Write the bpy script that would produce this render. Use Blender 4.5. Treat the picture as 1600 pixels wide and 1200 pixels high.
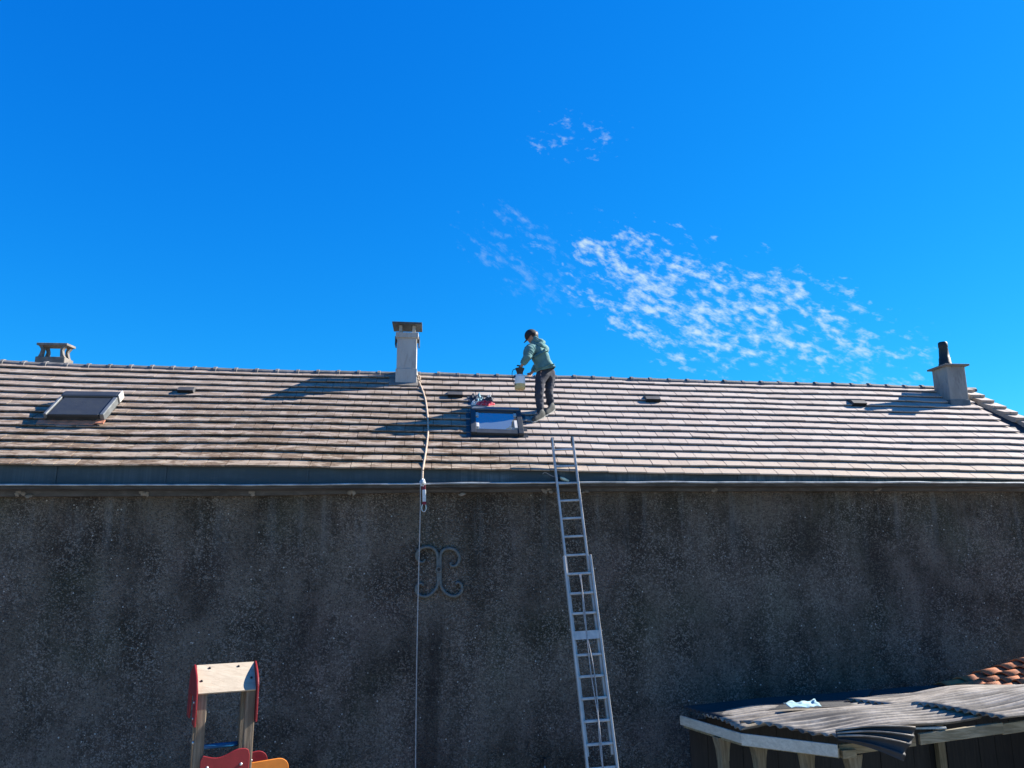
import bpy, math, random
from mathutils import Vector, Matrix, noise

random.seed(7)
for o in list(bpy.data.objects):
    bpy.data.objects.remove(o)
scene = bpy.context.scene
COL = scene.collection
R = math.radians

# ------------------------------------------------------------------ camera
FPX = 1202.0
CAM = Vector((0.0, -11.8, 4.9))
YAW, PITCH, ROLL = R(5.5), R(12.0), R(-0.35)
fw = Vector((math.sin(YAW) * math.cos(PITCH), math.cos(YAW) * math.cos(PITCH), math.sin(PITCH)))
r0 = Vector((math.cos(YAW), -math.sin(YAW), 0))
u0 = r0.cross(fw)
rt = r0 * math.cos(ROLL) + u0 * math.sin(ROLL)
up = -r0 * math.sin(ROLL) + u0 * math.cos(ROLL)
cam_data = bpy.data.cameras.new('camera')
cam = bpy.data.objects.new('camera', cam_data)
COL.objects.link(cam)
cam.matrix_world = Matrix(((rt.x, up.x, -fw.x, CAM.x), (rt.y, up.y, -fw.y, CAM.y), (rt.z, up.z, -fw.z, CAM.z), (0, 0, 0, 1)))
cam_data.sensor_width = 36
cam_data.lens = 36 * FPX / 1600
cam_data.clip_end = 5000
scene.camera = cam

# ------------------------------------------------------------------ sky, sun, exposure
SUN_EL, SUN_AZ = R(35.5), R(90 - 12.5)       # azimuth from +Y towards +X
EXPO = 1.6
SKY_STR = 0.06
world = bpy.data.worlds.new('World')
scene.world = world
world.use_nodes = True
wt = world.node_tree
for n in list(wt.nodes):
    wt.nodes.remove(n)


def wn(t, **k):
    n = wt.nodes.new(t)
    for a, b in k.items():
        setattr(n, a, b)
    return n


def wmath(op, a, b=None, c=None):
    n = wn('ShaderNodeMath', operation=op)
    for i, v in enumerate((a, b, c)):
        if v is None:
            continue
        if isinstance(v, (int, float)):
            n.inputs[i].default_value = v
        else:
            wt.links.new(v, n.inputs[i])
    return n.outputs[0]


def wsmooth(v, lo, hi):
    n = wn('ShaderNodeMapRange', interpolation_type='SMOOTHSTEP')
    wt.links.new(v, n.inputs[0])
    n.inputs[1].default_value = lo
    n.inputs[2].default_value = hi
    n.inputs[3].default_value = 0
    n.inputs[4].default_value = 1
    return n.outputs[0]


sky = wn('ShaderNodeTexSky', sky_type='NISHITA')
sky.sun_disc = False
sky.sun_elevation = SUN_EL
sky.sun_rotation = SUN_AZ
sky.altitude = 100
sky.air_density = 1.0
sky.dust_density = 0.15
sky.ozone_density = 3.0
hs = wn('ShaderNodeHueSaturation')
hs.inputs['Hue'].default_value = 0.497
hs.inputs['Saturation'].default_value = 1.28
hs.inputs['Value'].default_value = 1.12
wt.links.new(sky.outputs[0], hs.inputs['Color'])
tc = wn('ShaderNodeTexCoord')
sep = wn('ShaderNodeSeparateXYZ')
wt.links.new(tc.outputs['Generated'], sep.inputs[0])
az = wmath('MULTIPLY', wmath('ARCTAN2', sep.outputs[0], sep.outputs[1]), 57.2958)
el = wmath('MULTIPLY', wmath('ARCSINE', sep.outputs[2]), 57.2958)


def cloud_patch(az0, el0, tilt, la, lb, fine, lo, hi, amount, seed):
    """A drift of thin mackerel cloud at a compass bearing and height above the horizon (degrees)."""
    da = wmath('SUBTRACT', az, az0)
    de = wmath('SUBTRACT', el, el0)
    ct, st = math.cos(R(tilt)), math.sin(R(tilt))
    a = wmath('ADD', wmath('MULTIPLY', da, ct), wmath('MULTIPLY', de, st))
    b = wmath('ADD', wmath('MULTIPLY', da, -st), wmath('MULTIPLY', de, ct))
    rr = wmath('ADD', wmath('POWER', wmath('ABSOLUTE', wmath('DIVIDE', a, la)), 2.0),
               wmath('POWER', wmath('ABSOLUTE', wmath('DIVIDE', b, lb)), 2.0))
    mask = wmath('SUBTRACT', 1.0, wsmooth(rr, 0.05, 1.0))
    cmb = wn('ShaderNodeCombineXYZ')
    wt.links.new(a, cmb.inputs[0])
    wt.links.new(b, cmb.inputs[1])
    cmb.inputs[2].default_value = seed

    def nz(scale, stretch, rot, detail, rough, dist):
        m = wn('ShaderNodeMapping')
        m.inputs['Rotation'].default_value = (0, 0, R(rot))
        m.inputs['Scale'].default_value = (scale / stretch, scale, 1)
        wt.links.new(cmb.outputs[0], m.inputs[0])
        n = wn('ShaderNodeTexNoise')
        n.inputs['Scale'].default_value = 1.0
        n.inputs['Detail'].default_value = detail
        n.inputs['Roughness'].default_value = rough
        n.inputs['Distortion'].default_value = dist
        wt.links.new(m.outputs[0], n.inputs['Vector'])
        return n.outputs[0]
    f1 = nz(fine, 1.9, 12, 3, 0.58, 0.15)
    f2 = nz(fine * 0.30, 2.2, 4, 2, 0.5, 0.2)
    d = wmath('ADD', wmath('MULTIPLY', f1, 0.62), wmath('MULTIPLY', f2, 0.38))
    d = wmath('ADD', d, wmath('MULTIPLY', wmath('SUBTRACT', mask, 1.0), 0.20))
    return wmath('MULTIPLY', wsmooth(d, lo, hi), wmath('MULTIPLY', wsmooth(mask, 0.0, 0.35), amount))


dens = wmath('MAXIMUM', cloud_patch(21.5, 16.6, -23, 19.0, 6.4, 2.0, 0.435, 0.70, 0.86, 3.7),
             cloud_patch(10.8, 29.7, -6, 7.5, 3.0, 2.1, 0.515, 0.72, 0.42, 8.1))
dens = wmath('MAXIMUM', dens, cloud_patch(6.5, 21.2, -30, 9.0, 4.2, 2.0, 0.475, 0.78, 0.28, 5.2))
# the phone's deep, saturated rendering of a clear sky: a response curve per channel, the same in every direction
sc_ = wn('ShaderNodeSeparateColor')
wt.links.new(hs.outputs[0], sc_.inputs[0])
cc_ = wn('ShaderNodeCombineColor')
KS = 1.0 / (SKY_STR * 2 ** EXPO)
for i_, (gain, gam) in enumerate(((0.15, 1.45), (0.585, 0.80), (0.99, 0.46))):
    v_ = wmath('POWER', wmath('MULTIPLY', sc_.outputs[i_], 0.1866), gam)
    wt.links.new(wmath('MULTIPLY', v_, gain * KS), cc_.inputs[i_])
mix = wn('ShaderNodeMix', data_type='RGBA')
wt.links.new(dens, mix.inputs[0])
wt.links.new(cc_.outputs[0], mix.inputs[6])
CLOUD = 0.92 / (SKY_STR * 2 ** EXPO)
mix.inputs[7].default_value = (CLOUD * 0.74, CLOUD * 0.95, CLOUD * 1.04, 1)
bg = wn('ShaderNodeBackground')
bg.inputs[1].default_value = SKY_STR
wt.links.new(mix.outputs[2], bg.inputs[0])
wo = wn('ShaderNodeOutputWorld')
wt.links.new(bg.outputs[0], wo.inputs[0])

S = Vector((math.cos(SUN_EL) * math.sin(SUN_AZ), math.cos(SUN_EL) * math.cos(SUN_AZ), math.sin(SUN_EL)))
sl = bpy.data.lights.new('sun', 'SUN')
sl.energy = 5.0
sl.angle = R(0.53)
sl.color = (1.0, 0.93, 0.84)
so = bpy.data.objects.new('sun', sl)
so.rotation_euler = S.to_track_quat('Z', 'Y').to_euler()
so.location = (20, 5, 20)
COL.objects.link(so)

scene.view_settings.view_transform = 'Standard'
scene.view_settings.look = 'None'
scene.view_settings.gamma = 1
scene.view_settings.use_curve_mapping = False
scene.view_settings.exposure = EXPO


# ------------------------------------------------------------------ survey helpers: a sight line meets a plane of the place
def ray(px, py):
    return fw + rt * ((px - 800) / FPX) - up * ((py - 600) / FPX)


def at(px, py, Y):
    v = ray(px, py)
    return CAM + v * ((Y - CAM.y) / v.y)


def atz(px, py, Z):
    v = ray(px, py)
    return CAM + v * ((Z - CAM.z) / v.z)


def project(p):
    d = p - CAM
    z = d.dot(fw)
    return 800 + FPX * d.dot(rt) / z, 600 - FPX * d.dot(up) / z


def interp(x, xs, ys):
    if x <= xs[0]:
        return ys[0] + (ys[1] - ys[0]) / (xs[1] - xs[0]) * (x - xs[0])
    for i in range(len(xs) - 1):
        if x <= xs[i + 1]:
            return ys[i] + (ys[i + 1] - ys[i]) * (x - xs[i]) / (xs[i + 1] - xs[i])
    return ys[-1] + (ys[-1] - ys[-2]) / (xs[-1] - xs[-2]) * (x - xs[-1])


def smooth(a, b, x):
    t = max(0, min(1, (x - a) / (b - a)))
    return t * t * (3 - 2 * t)


# ------------------------------------------------------------------ mesh helpers
W = {}


class MB:
    def __init__(self):
        self.v, self.f, self.tint = [], [], None

    def add(self, verts, faces):
        n = len(self.v)
        self.v += [Vector(p) for p in verts]
        self.f += [tuple(i + n for i in f) for f in faces]
        return self

    def box(self, c, s, M=None, taper=None):
        c = Vector(c)
        hx, hy, hz = s[0] / 2, s[1] / 2, s[2] / 2
        vs = []
        for sx, sy, sz in ((-1, -1, -1), (1, -1, -1), (1, 1, -1), (-1, 1, -1), (-1, -1, 1), (1, -1, 1), (1, 1, 1), (-1, 1, 1)):
            k = 1.0
            if taper and sz > 0:
                k = taper
            p = Vector((sx * hx * k, sy * hy * k, sz * hz))
            vs.append(c + (M @ p if M else p))
        return self.add(vs, [(0, 3, 2, 1), (4, 5, 6, 7), (0, 1, 5, 4), (1, 2, 6, 5), (2, 3, 7, 6), (3, 0, 4, 7)])

    def hexa(self, p):
        return self.add(p, [(0, 3, 2, 1), (4, 5, 6, 7), (0, 1, 5, 4), (1, 2, 6, 5), (2, 3, 7, 6), (3, 0, 4, 7)])

    def bar(self, a, b, w, h, upv=Vector((0, 0, 1))):
        a, b = Vector(a), Vector(b)
        d = (b - a).normalized()
        s = d.cross(upv).normalized()
        t = s.cross(d)
        p = []
        for q in (a, b):
            for i, j in ((-1, -1), (1, -1), (1, 1), (-1, 1)):
                p.append(q + s * (i * w / 2) + t * (j * h / 2))
        return self.add(p, [(0, 1, 2, 3), (7, 6, 5, 4), (0, 4, 5, 1), (1, 5, 6, 2), (2, 6, 7, 3), (3, 7, 4, 0)])

    def tube(self, pts, r, n=8, closed=False, flat=1.0, upv=None):
        pts = [Vector(p) for p in pts]
        m = len(pts)
        rs = r if isinstance(r, (list, tuple)) else [r] * m
        base = len(self.v)
        prev = None
        for i, p in enumerate(pts):
            if closed:
                d = pts[(i + 1) % m] - pts[i - 1]
            else:
                d = pts[min(i + 1, m - 1)] - pts[max(i - 1, 0)]
            d.normalize()
            if upv is not None:
                s = d.cross(upv)
                if s.length < 1e-4:
                    s = d.orthogonal()
            elif prev is None:
                s = d.orthogonal()
            else:
                s = prev - d * prev.dot(d)
            s.normalize()
            prev = s
            t = d.cross(s)
            for k in range(n):
                a = 2 * math.pi * k / n
                self.v.append(p + s * (math.cos(a) * rs[i]) + t * (math.sin(a) * rs[i] * flat))
        for i in range(m if closed else m - 1):
            j = (i + 1) % m
            for k in range(n):
                l = (k + 1) % n
                self.f.append((base + i * n + k, base + i * n + l, base + j * n + l, base + j * n + k))
        if not closed:
            self.f.append(tuple(base + k for k in range(n))[::-1])
            self.f.append(tuple(base + (m - 1) * n + k for k in range(n)))
        return self

    def lathe(self, prof, c, n=20, M=None):
        """prof: list of (radius, height)"""
        c = Vector(c)
        base = len(self.v)
        for r, z in prof:
            for k in range(n):
                a = 2 * math.pi * k / n
                p = Vector((r * math.cos(a), r * math.sin(a), z))
                self.v.append(c + (M @ p if M else p))
        for i in range(len(prof) - 1):
            for k in range(n):
                l = (k + 1) % n
                self.f.append((base + i * n + k, base + i * n + l, base + (i + 1) * n + l, base + (i + 1) * n + k))
        self.f.append(tuple(base + k for k in range(n))[::-1])
        self.f.append(tuple(base + (len(prof) - 1) * n + k for k in range(n)))
        return self

    def grid(self, fn, nu, nv, thick=None):
        """fn(u, v) -> point; thick: a vector or a number (then fn gives the sheet and it is doubled below)"""
        base = len(self.v)
        for i in range(nu + 1):
            for j in range(nv + 1):
                self.v.append(Vector(fn(i / nu, j / nv)))
        for i in range(nu):
            for j in range(nv):
                a = base + i * (nv + 1) + j
                self.f.append((a, a + nv + 1, a + nv + 2, a + 1))
        if thick is not None:
            b2 = len(self.v)
            for k in range(base, b2):
                self.v.append(self.v[k] + Vector(thick))
            off = b2 - base
            for i in range(nu):
                for j in range(nv):
                    a = b2 + i * (nv + 1) + j
                    self.f.append((a, a + 1, a + nv + 2, a + nv + 1))
            edge = [base + j for j in range(nv + 1)] + [base + i * (nv + 1) + nv for i in range(1, nu + 1)] + \
                   [base + nu * (nv + 1) + j for j in range(nv - 1, -1, -1)] + [base + i * (nv + 1) for i in range(nu - 1, 0, -1)]
            for k in range(len(edge)):
                a, b = edge[k], edge[(k + 1) % len(edge)]
                self.f.append((a, b, b + off, a + off))
        return self

    def plate(self, outline, off):
        """closed outline of 3-D points, extruded by the vector off"""
        n = len(outline)
        o = [Vector(p) for p in outline]
        off = Vector(off)
        return self.add(o + [p + off for p in o],
                        [tuple(range(n))[::-1], tuple(range(n, 2 * n))] + [(i, (i + 1) % n, n + (i + 1) % n, n + i) for i in range(n)])

    def ball(self, c, rad, nu=12, nv=8, M=None, jit=0.0, fr=3.0):
        c = Vector(c)
        base = len(self.v)
        for i in range(nv + 1):
            th = math.pi * i / nv
            for k in range(nu):
                a = 2 * math.pi * k / nu
                d = Vector((math.sin(th) * math.cos(a), math.sin(th) * math.sin(a), math.cos(th)))
                g = 1 + jit * noise.noise(d * fr + c * 7)
                p = Vector((d.x * rad[0], d.y * rad[1], d.z * rad[2])) * g
                self.v.append(c + (M @ p if M else p))
        for i in range(nv):
            for k in range(nu):
                l = (k + 1) % nu
                self.f.append((base + i * nu + k, base + (i + 1) * nu + k, base + (i + 1) * nu + l, base + i * nu + l))
        return self


def link(name, mb, m, parent=None, smooth_=False, label=None, cat=None, group=None, kind=None, bevel=0.0, recalc=True):
    lo = Vector((min(p.x for p in mb.v), min(p.y for p in mb.v), min(p.z for p in mb.v)))
    hi = Vector((max(p.x for p in mb.v), max(p.y for p in mb.v), max(p.z for p in mb.v)))
    c = Vector(((lo.x + hi.x) / 2, (lo.y + hi.y) / 2, lo.z))
    me = bpy.data.meshes.new(name)
    me.from_pydata([p - c for p in mb.v], [], mb.f)
    if recalc:
        import bmesh
        b = bmesh.new()
        b.from_mesh(me)
        bmesh.ops.recalc_face_normals(b, faces=b.faces)
        b.to_mesh(me)
        b.free()
    if mb.tint:
        at_ = me.attributes.new('tint', 'FLOAT', 'FACE')
        at_.data.foreach_set('value', mb.tint)
    if smooth_:
        me.shade_smooth()
    me.materials.append(m)
    o = bpy.data.objects.new(name, me)
    COL.objects.link(o)
    o.location = c
    W[o.name] = c
    if parent is not None:
        o.parent = parent
        o.matrix_parent_inverse = Matrix.Translation(-W[parent.name])
    if bevel:
        bv = o.modifiers.new('bevel', 'BEVEL')
        bv.width = bevel
        bv.segments = 2
        bv.limit_method = 'ANGLE'
    if smooth_ and not recalc:
        pass
    tag(o, label, cat, group, kind)
    return o


def tag(o, label=None, cat=None, group=None, kind=None):
    if label:
        o['label'] = label
    if cat:
        o['category'] = cat
    if group:
        o['group'] = group
    if kind:
        o['kind'] = kind
    return o


def thing(name, loc, label, cat, group=None):
    o = bpy.data.objects.new(name, None)
    COL.objects.link(o)
    o.location = loc
    o.empty_display_size = 0.2
    W[o.name] = Vector(loc)
    return tag(o, label, cat, group)


def autosmooth(o, ang=40):
    o.data.shade_smooth()
    import bmesh
    b = bmesh.new()
    b.from_mesh(o.data)
    for e in b.edges:
        if len(e.link_faces) == 2 and e.calc_face_angle(0) > R(ang):
            e.smooth = False
    b.to_mesh(o.data)
    b.free()
    return o


# ------------------------------------------------------------------ materials
def new_mat(name):
    m = bpy.data.materials.new(name)
    m.use_nodes = True
    nt = m.node_tree
    b = nt.nodes['Principled BSDF']
    return m, nt, b


def N(nt, t, **k):
    n = nt.nodes.new(t)
    for a, v in k.items():
        setattr(n, a, v)
    return n


def setin(nt, sock, v):
    if isinstance(v, (int, float, tuple, list)):
        sock.default_value = v
    else:
        nt.links.new(v, sock)


def nmath(nt, op, a, b=None, c=None, clamp=False):
    n = N(nt, 'ShaderNodeMath', operation=op)
    n.use_clamp = clamp
    for i, v in enumerate((a, b, c)):
        if v is not None:
            setin(nt, n.inputs[i], v)
    return n.outputs[0]


def nsmooth(nt, v, lo, hi, a=0.0, b=1.0):
    n = N(nt, 'ShaderNodeMapRange', interpolation_type='SMOOTHSTEP')
    setin(nt, n.inputs[0], v)
    for i, x in enumerate((lo, hi, a, b)):
        n.inputs[i + 1].default_value = x
    return n.outputs[0]


def nmix(nt, f, a, b, mode='MIX'):
    n = N(nt, 'ShaderNodeMix', data_type='RGBA', blend_type=mode)
    setin(nt, n.inputs[0], f)
    for i, v in ((6, a), (7, b)):
        if isinstance(v, tuple) and len(v) == 3:
            v = (*v, 1)
        setin(nt, n.inputs[i], v)
    return n.outputs[2]


def npos(nt, scale=(1, 1, 1), rot=(0, 0, 0)):
    g = N(nt, 'ShaderNodeNewGeometry')
    m = N(nt, 'ShaderNodeMapping')
    m.inputs['Scale'].default_value = scale
    m.inputs['Rotation'].default_value = rot
    nt.links.new(g.outputs['Position'], m.inputs[0])
    return m.outputs[0]


def nnoise(nt, vec, scale, detail=4, rough=0.55, dist=0.0):
    n = N(nt, 'ShaderNodeTexNoise')
    n.inputs['Scale'].default_value = scale
    n.inputs['Detail'].default_value = detail
    n.inputs['Roughness'].default_value = rough
    n.inputs['Distortion'].default_value = dist
    nt.links.new(vec, n.inputs['Vector'])
    return n.outputs[0]


def nbump(nt, b, h, strength, dist):
    n = N(nt, 'ShaderNodeBump')
    n.inputs['Strength'].default_value = strength
    n.inputs['Distance'].default_value = dist
    nt.links.new(h, n.inputs['Height'])
    nt.links.new(n.outputs[0], b.inputs['Normal'])


def pm(name, col, rough=0.6, metal=0.0, var=0.18, scale=6.0, stretch=(1, 1, 1), bump=0.15, bscale=70.0, dirt=None, dirt_amt=0.4, spec=0.4):
    """plain procedural material: base colour with uneven tone, optional dirt colour, fine relief"""
    m, nt, b = new_mat(name)
    p = npos(nt, stretch)
    n1 = nnoise(nt, p, scale, 5, 0.6)
    f = nsmooth(nt, n1, 0.3, 0.7)
    c = nmix(nt, f, tuple(x * (1 - var) for x in col), tuple(min(1, x * (1 + var)) for x in col))
    if dirt:
        n2 = nnoise(nt, p, scale * 2.7, 6, 0.65)
        c = nmix(nt, nmath(nt, 'MULTIPLY', nsmooth(nt, n2, 0.5, 0.68), dirt_amt), c, dirt)
    nt.links.new(c, b.inputs['Base Color'])
    rr = nsmooth(nt, n1, 0.2, 0.8, max(0, rough - 0.1), min(1, rough + 0.1))
    nt.links.new(rr, b.inputs['Roughness'])
    b.inputs['Metallic'].default_value = metal
    b.inputs['Specular IOR Level'].default_value = spec
    if bump:
        nbump(nt, b, nnoise(nt, p, bscale, 3, 0.6), bump, 0.01)
    return m


def tile_material():
    m, nt, b = new_mat('roof_tile')
    a = N(nt, 'ShaderNodeAttribute', attribute_name='tint')
    t = a.outputs['Fac']
    g = N(nt, 'ShaderNodeNewGeometry')
    sp = N(nt, 'ShaderNodeSeparateXYZ')
    nt.links.new(g.outputs['Position'], sp.inputs[0])
    # how far the moss has been cleaned off: the washed side is the right one
    big = nnoise(nt, npos(nt, (0.5, 1, 1)), 1.1, 3, 0.6)
    xx = nmath(nt, 'ADD', sp.outputs[0], nmath(nt, 'MULTIPLY', nmath(nt, 'SUBTRACT', big, 0.5), 5.0))
    dirty = nsmooth(nt, xx, 2.2, 0.0)
    lower = nsmooth(nt, sp.outputs[2], 8.1, 6.2, 0.55, 1.0)
    dirty = nmath(nt, 'MULTIPLY', dirty, lower)
    streak = nnoise(nt, npos(nt, (1.6, 5.5, 5.5)), 1.7, 6, 0.68, 0.6)
    fine = nnoise(nt, npos(nt, (3, 7, 7)), 6.0, 5, 0.7)
    clean = nmix(nt, t, (0.345, 0.287, 0.250), (0.415, 0.360, 0.318))
    clean = nmix(nt, nsmooth(nt, fine, 0.35, 0.7), nmix(nt, 0.22, clean, (0.16, 0.135, 0.125)), clean)
    warm = nsmooth(nt, sp.outputs[2], 6.6, 5.95)
    clean = nmix(nt, nmath(nt, 'MULTIPLY', dirty, 0.60), clean, (0.225, 0.172, 0.128))
    clean = nmix(nt, nmath(nt, 'MULTIPLY', warm, 0.35), clean, (0.37, 0.285, 0.18))
    brown = nmix(nt, nsmooth(nt, fine, 0.3, 0.7), (0.070, 0.042, 0.025), (0.175, 0.120, 0.076))
    thr = nmath(nt, 'ADD', streak, nmath(nt, 'MULTIPLY', nmath(nt, 'SUBTRACT', t, 0.5), 0.07))
    patch = nmath(nt, 'MULTIPLY', nsmooth(nt, thr, 0.415, 0.545), dirty)
    c = nmix(nt, nmath(nt, 'MULTIPLY', patch, 0.93), clean, brown)
    lich = nmath(nt, 'MULTIPLY', nsmooth(nt, nnoise(nt, npos(nt, (2, 6, 6)), 3.3, 6, 0.7), 0.57, 0.66), dirty)
    c = nmix(nt, nmath(nt, 'MULTIPLY', lich, 0.7), c, (0.43, 0.375, 0.27))
    # lichen specks everywhere
    sc = nsmooth(nt, nnoise(nt, npos(nt), 26, 4, 0.6), 0.62, 0.72)
    c = nmix(nt, nmath(nt, 'MULTIPLY', sc, 0.30), c, (0.11, 0.09, 0.08))
    nt.links.new(c, b.inputs['Base Color'])
    b.inputs['Roughness'].default_value = 0.82
    b.inputs['Specular IOR Level'].default_value = 0.3
    nbump(nt, b, nnoise(nt, npos(nt), 45, 5, 0.65), 0.35, 0.012)
    return m


def wall_material():
    m, nt, b = new_mat('pebble_dash')
    g = N(nt, 'ShaderNodeNewGeometry')
    sp = N(nt, 'ShaderNodeSeparateXYZ')
    nt.links.new(g.outputs['Position'], sp.inputs[0])
    p1 = npos(nt)
    vor = N(nt, 'ShaderNodeTexVoronoi')
    vor.inputs['Scale'].default_value = 58
    nt.links.new(p1, vor.inputs['Vector'])
    sepc = N(nt, 'ShaderNodeSeparateColor')
    nt.links.new(vor.outputs['Color'], sepc.inputs[0])
    rnd = sepc.outputs[0]
    vor2 = N(nt, 'ShaderNodeTexVoronoi')
    vor2.inputs['Scale'].default_value = 30
    nt.links.new(p1, vor2.inputs['Vector'])
    sepc2 = N(nt, 'ShaderNodeSeparateColor')
    nt.links.new(vor2.outputs['Color'], sepc2.inputs[0])
    blot = nnoise(nt, npos(nt, (1, 1, 0.8)), 1.1, 7, 0.66, 0.3)
    run = nnoise(nt, npos(nt, (1.7, 1, 0.16)), 1.5, 5, 0.62)
    tone = nmath(nt, 'ADD', nmath(nt, 'MULTIPLY', blot, 0.74), nmath(nt, 'MULTIPLY', run, 0.26))
    k = nsmooth(nt, tone, 0.38, 0.62)
    base = nmix(nt, k, (0.045, 0.037, 0.029), (0.140, 0.118, 0.095))
    hue = nnoise(nt, npos(nt), 0.7, 3, 0.5)
    base = nmix(nt, nsmooth(nt, hue, 0.5, 0.75), base, nmix(nt, k, (0.042, 0.041, 0.026), (0.110, 0.107, 0.078)))
    base = nmix(nt, nsmooth(nt, hue, 0.48, 0.28), base, nmix(nt, k, (0.058, 0.044, 0.038), (0.150, 0.117, 0.100)))
    # the chips of stone
    chip = nsmooth(nt, rnd, 0.55, 1.0)
    amt = nsmooth(nt, nnoise(nt, npos(nt, (1, 1, 0.6)), 1.3, 4, 0.6), 0.35, 0.65, 0.25, 0.85)
    base = nmix(nt, nmath(nt, 'MULTIPLY', chip, amt), base, (0.255, 0.230, 0.200))
    dark = nsmooth(nt, rnd, 0.35, 0.0)
    base = nmix(nt, nmath(nt, 'MULTIPLY', dark, 0.55), base, (0.018, 0.017, 0.018))
    spark = nmath(nt, 'MULTIPLY', nmath(nt, 'GREATER_THAN', sepc2.outputs[1], 0.993), nmath(nt, 'LESS_THAN', nmath(nt, 'ADD', vor2.outputs['Distance'], nmath(nt, 'MULTIPLY', sepc2.outputs[2], 0.2)), 0.34))
    base = nmix(nt, nmath(nt, 'MULTIPLY', spark, 0.8), base, (0.55, 0.54, 0.50))
    # pale wash-down under the eaves
    hi = nsmooth(nt, sp.outputs[2], 4.3, 5.7)
    drip = nsmooth(nt, nnoise(nt, npos(nt, (3.2, 1, 0.22)), 1.6, 5, 0.65), 0.50, 0.68)
    base = nmix(nt, nmath(nt, 'MULTIPLY', nmath(nt, 'MULTIPLY', hi, drip), 0.40), base, (0.20, 0.21, 0.21))
    # rust-dark run below the iron tie
    dx = nmath(nt, 'ABSOLUTE', nmath(nt, 'ADD', sp.outputs[0], 0.05))
    dx = nmath(nt, 'ADD', dx, nmath(nt, 'MULTIPLY', nmath(nt, 'SUBTRACT', run, 0.5), 0.9))
    st = nmath(nt, 'MULTIPLY', nsmooth(nt, dx, 0.24, 0.04), nsmooth(nt, sp.outputs[2], 4.2, 3.6))
    base = nmix(nt, nmath(nt, 'MULTIPLY', st, 0.55), base, (0.020, 0.017, 0.015))
    nt.links.new(base, b.inputs['Base Color'])
    b.inputs['Roughness'].default_value = 0.9
    b.inputs['Specular IOR Level'].default_value = 0.2
    h = nmath(nt, 'ADD', nmath(nt, 'MULTIPLY', nmath(nt, 'SUBTRACT', 1.0, vor.outputs['Distance']), 1.0), nmath(nt, 'MULTIPLY', nnoise(nt, p1, 120, 3), 0.5))
    nbump(nt, b, h, 0.9, 0.02)
    return m


def zinc_material():
    m, nt, b = new_mat('zinc_streaked')
    n1 = nnoise(nt, npos(nt, (16, 1, 0.5)), 1.5, 5, 0.65)
    n2 = nnoise(nt, npos(nt, (0.6, 1, 2)), 2.0, 4, 0.6)
    c = nmix(nt, nsmooth(nt, n1, 0.35, 0.7), (0.050, 0.070, 0.080), (0.135, 0.165, 0.18))
    c = nmix(nt, nsmooth(nt, n2, 0.40, 0.62), c, (0.038, 0.055, 0.062))
    g = N(nt, 'ShaderNodeNewGeometry')
    sp = N(nt, 'ShaderNodeSeparateXYZ')
    nt.links.new(g.outputs['Position'], sp.inputs[0])
    c = nmix(nt, nmath(nt, 'MULTIPLY', nsmooth(nt, sp.outputs[0], 1.6, -0.6), 0.75), c, (0.030, 0.048, 0.055))
    nt.links.new(c, b.inputs['Base Color'])
    b.inputs['Roughness'].default_value = 0.55
    b.inputs['Metallic'].default_value = 0.25
    return m


def wood_material(name, a, c2, axis=2, rough=0.75):
    m, nt, b = new_mat(name)
    s = [14, 14, 14]
    s[axis] = 0.9
    n1 = nnoise(nt, npos(nt, tuple(s)), 2.0, 6, 0.65, 0.8)
    n2 = nnoise(nt, npos(nt), 2.3, 4, 0.6)
    c = nmix(nt, nsmooth(nt, n1, 0.32, 0.68), a, c2)
    c = nmix(nt, nmath(nt, 'MULTIPLY', nsmooth(nt, n2, 0.52, 0.72), 0.35), c, tuple(x * 0.45 for x in a))
    nt.links.new(c, b.inputs['Base Color'])
    b.inputs['Roughness'].default_value = rough
    nbump(nt, b, n1, 0.4, 0.01)
    return m


def glass_reflect(name):
    m, nt, b = new_mat(name)
    b.inputs['Base Color'].default_value = (0.11, 0.14, 0.145, 1)
    b.inputs['Roughness'].default_value = 0.03
    b.inputs['IOR'].default_value = 2.2
    b.inputs['Specular IOR Level'].default_value = 1.0
    b.inputs['Coat Weight'].default_value = 1.0
    b.inputs['Coat Roughness'].default_value = 0.02
    b.inputs['Coat IOR'].default_value = 1.9
    nbump(nt, b, nnoise(nt, npos(nt), 1.6, 2), 0.06, 0.05)
    return m


M = {}
M['tile'] = tile_material()
M['wall'] = wall_material()
M['zinc'] = zinc_material()
M['zinc_edge'] = pm('zinc_bright_edge', (0.33, 0.35, 0.35), 0.5, 0.25, 0.4, 2.2, (2, 1, 3), 0.1)
M['cornice'] = pm('grey_cement', (0.062, 0.064, 0.067), 0.85, 0, 0.35, 2.5, (1, 1, 2), 0.3, 60, (0.13, 0.13, 0.13), 0.45)
M['mortar'] = pm('pale_mortar', (0.20, 0.19, 0.175), 0.9, 0, 0.25, 9, bump=0.5, bscale=40)
M['ridge'] = pm('ridge_tile_grey', (0.125, 0.120, 0.118), 0.8, 0, 0.3, 5, (1, 1, 1), 0.4, 45, (0.20, 0.18, 0.16), 0.45)
M['deck'] = pm('roof_felt', (0.03, 0.027, 0.025), 0.9)
M['render_grey'] = pm('painted_render', (0.36, 0.355, 0.335), 0.85, 0, 0.10, 2.4, (2.2, 2.2, 0.5), 0.3, 55, (0.21, 0.20, 0.18), 0.45)
M['render_old'] = pm('aged_render', (0.245, 0.235, 0.215), 0.88, 0, 0.18, 2.6, (2, 2, 0.6), 0.35, 50, (0.13, 0.12, 0.11), 0.5)
M['concrete'] = pm('old_concrete', (0.155, 0.140, 0.125), 0.9, 0, 0.3, 6, bump=0.5, bscale=40, dirt=(0.12, 0.11, 0.10), dirt_amt=0.5)
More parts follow.
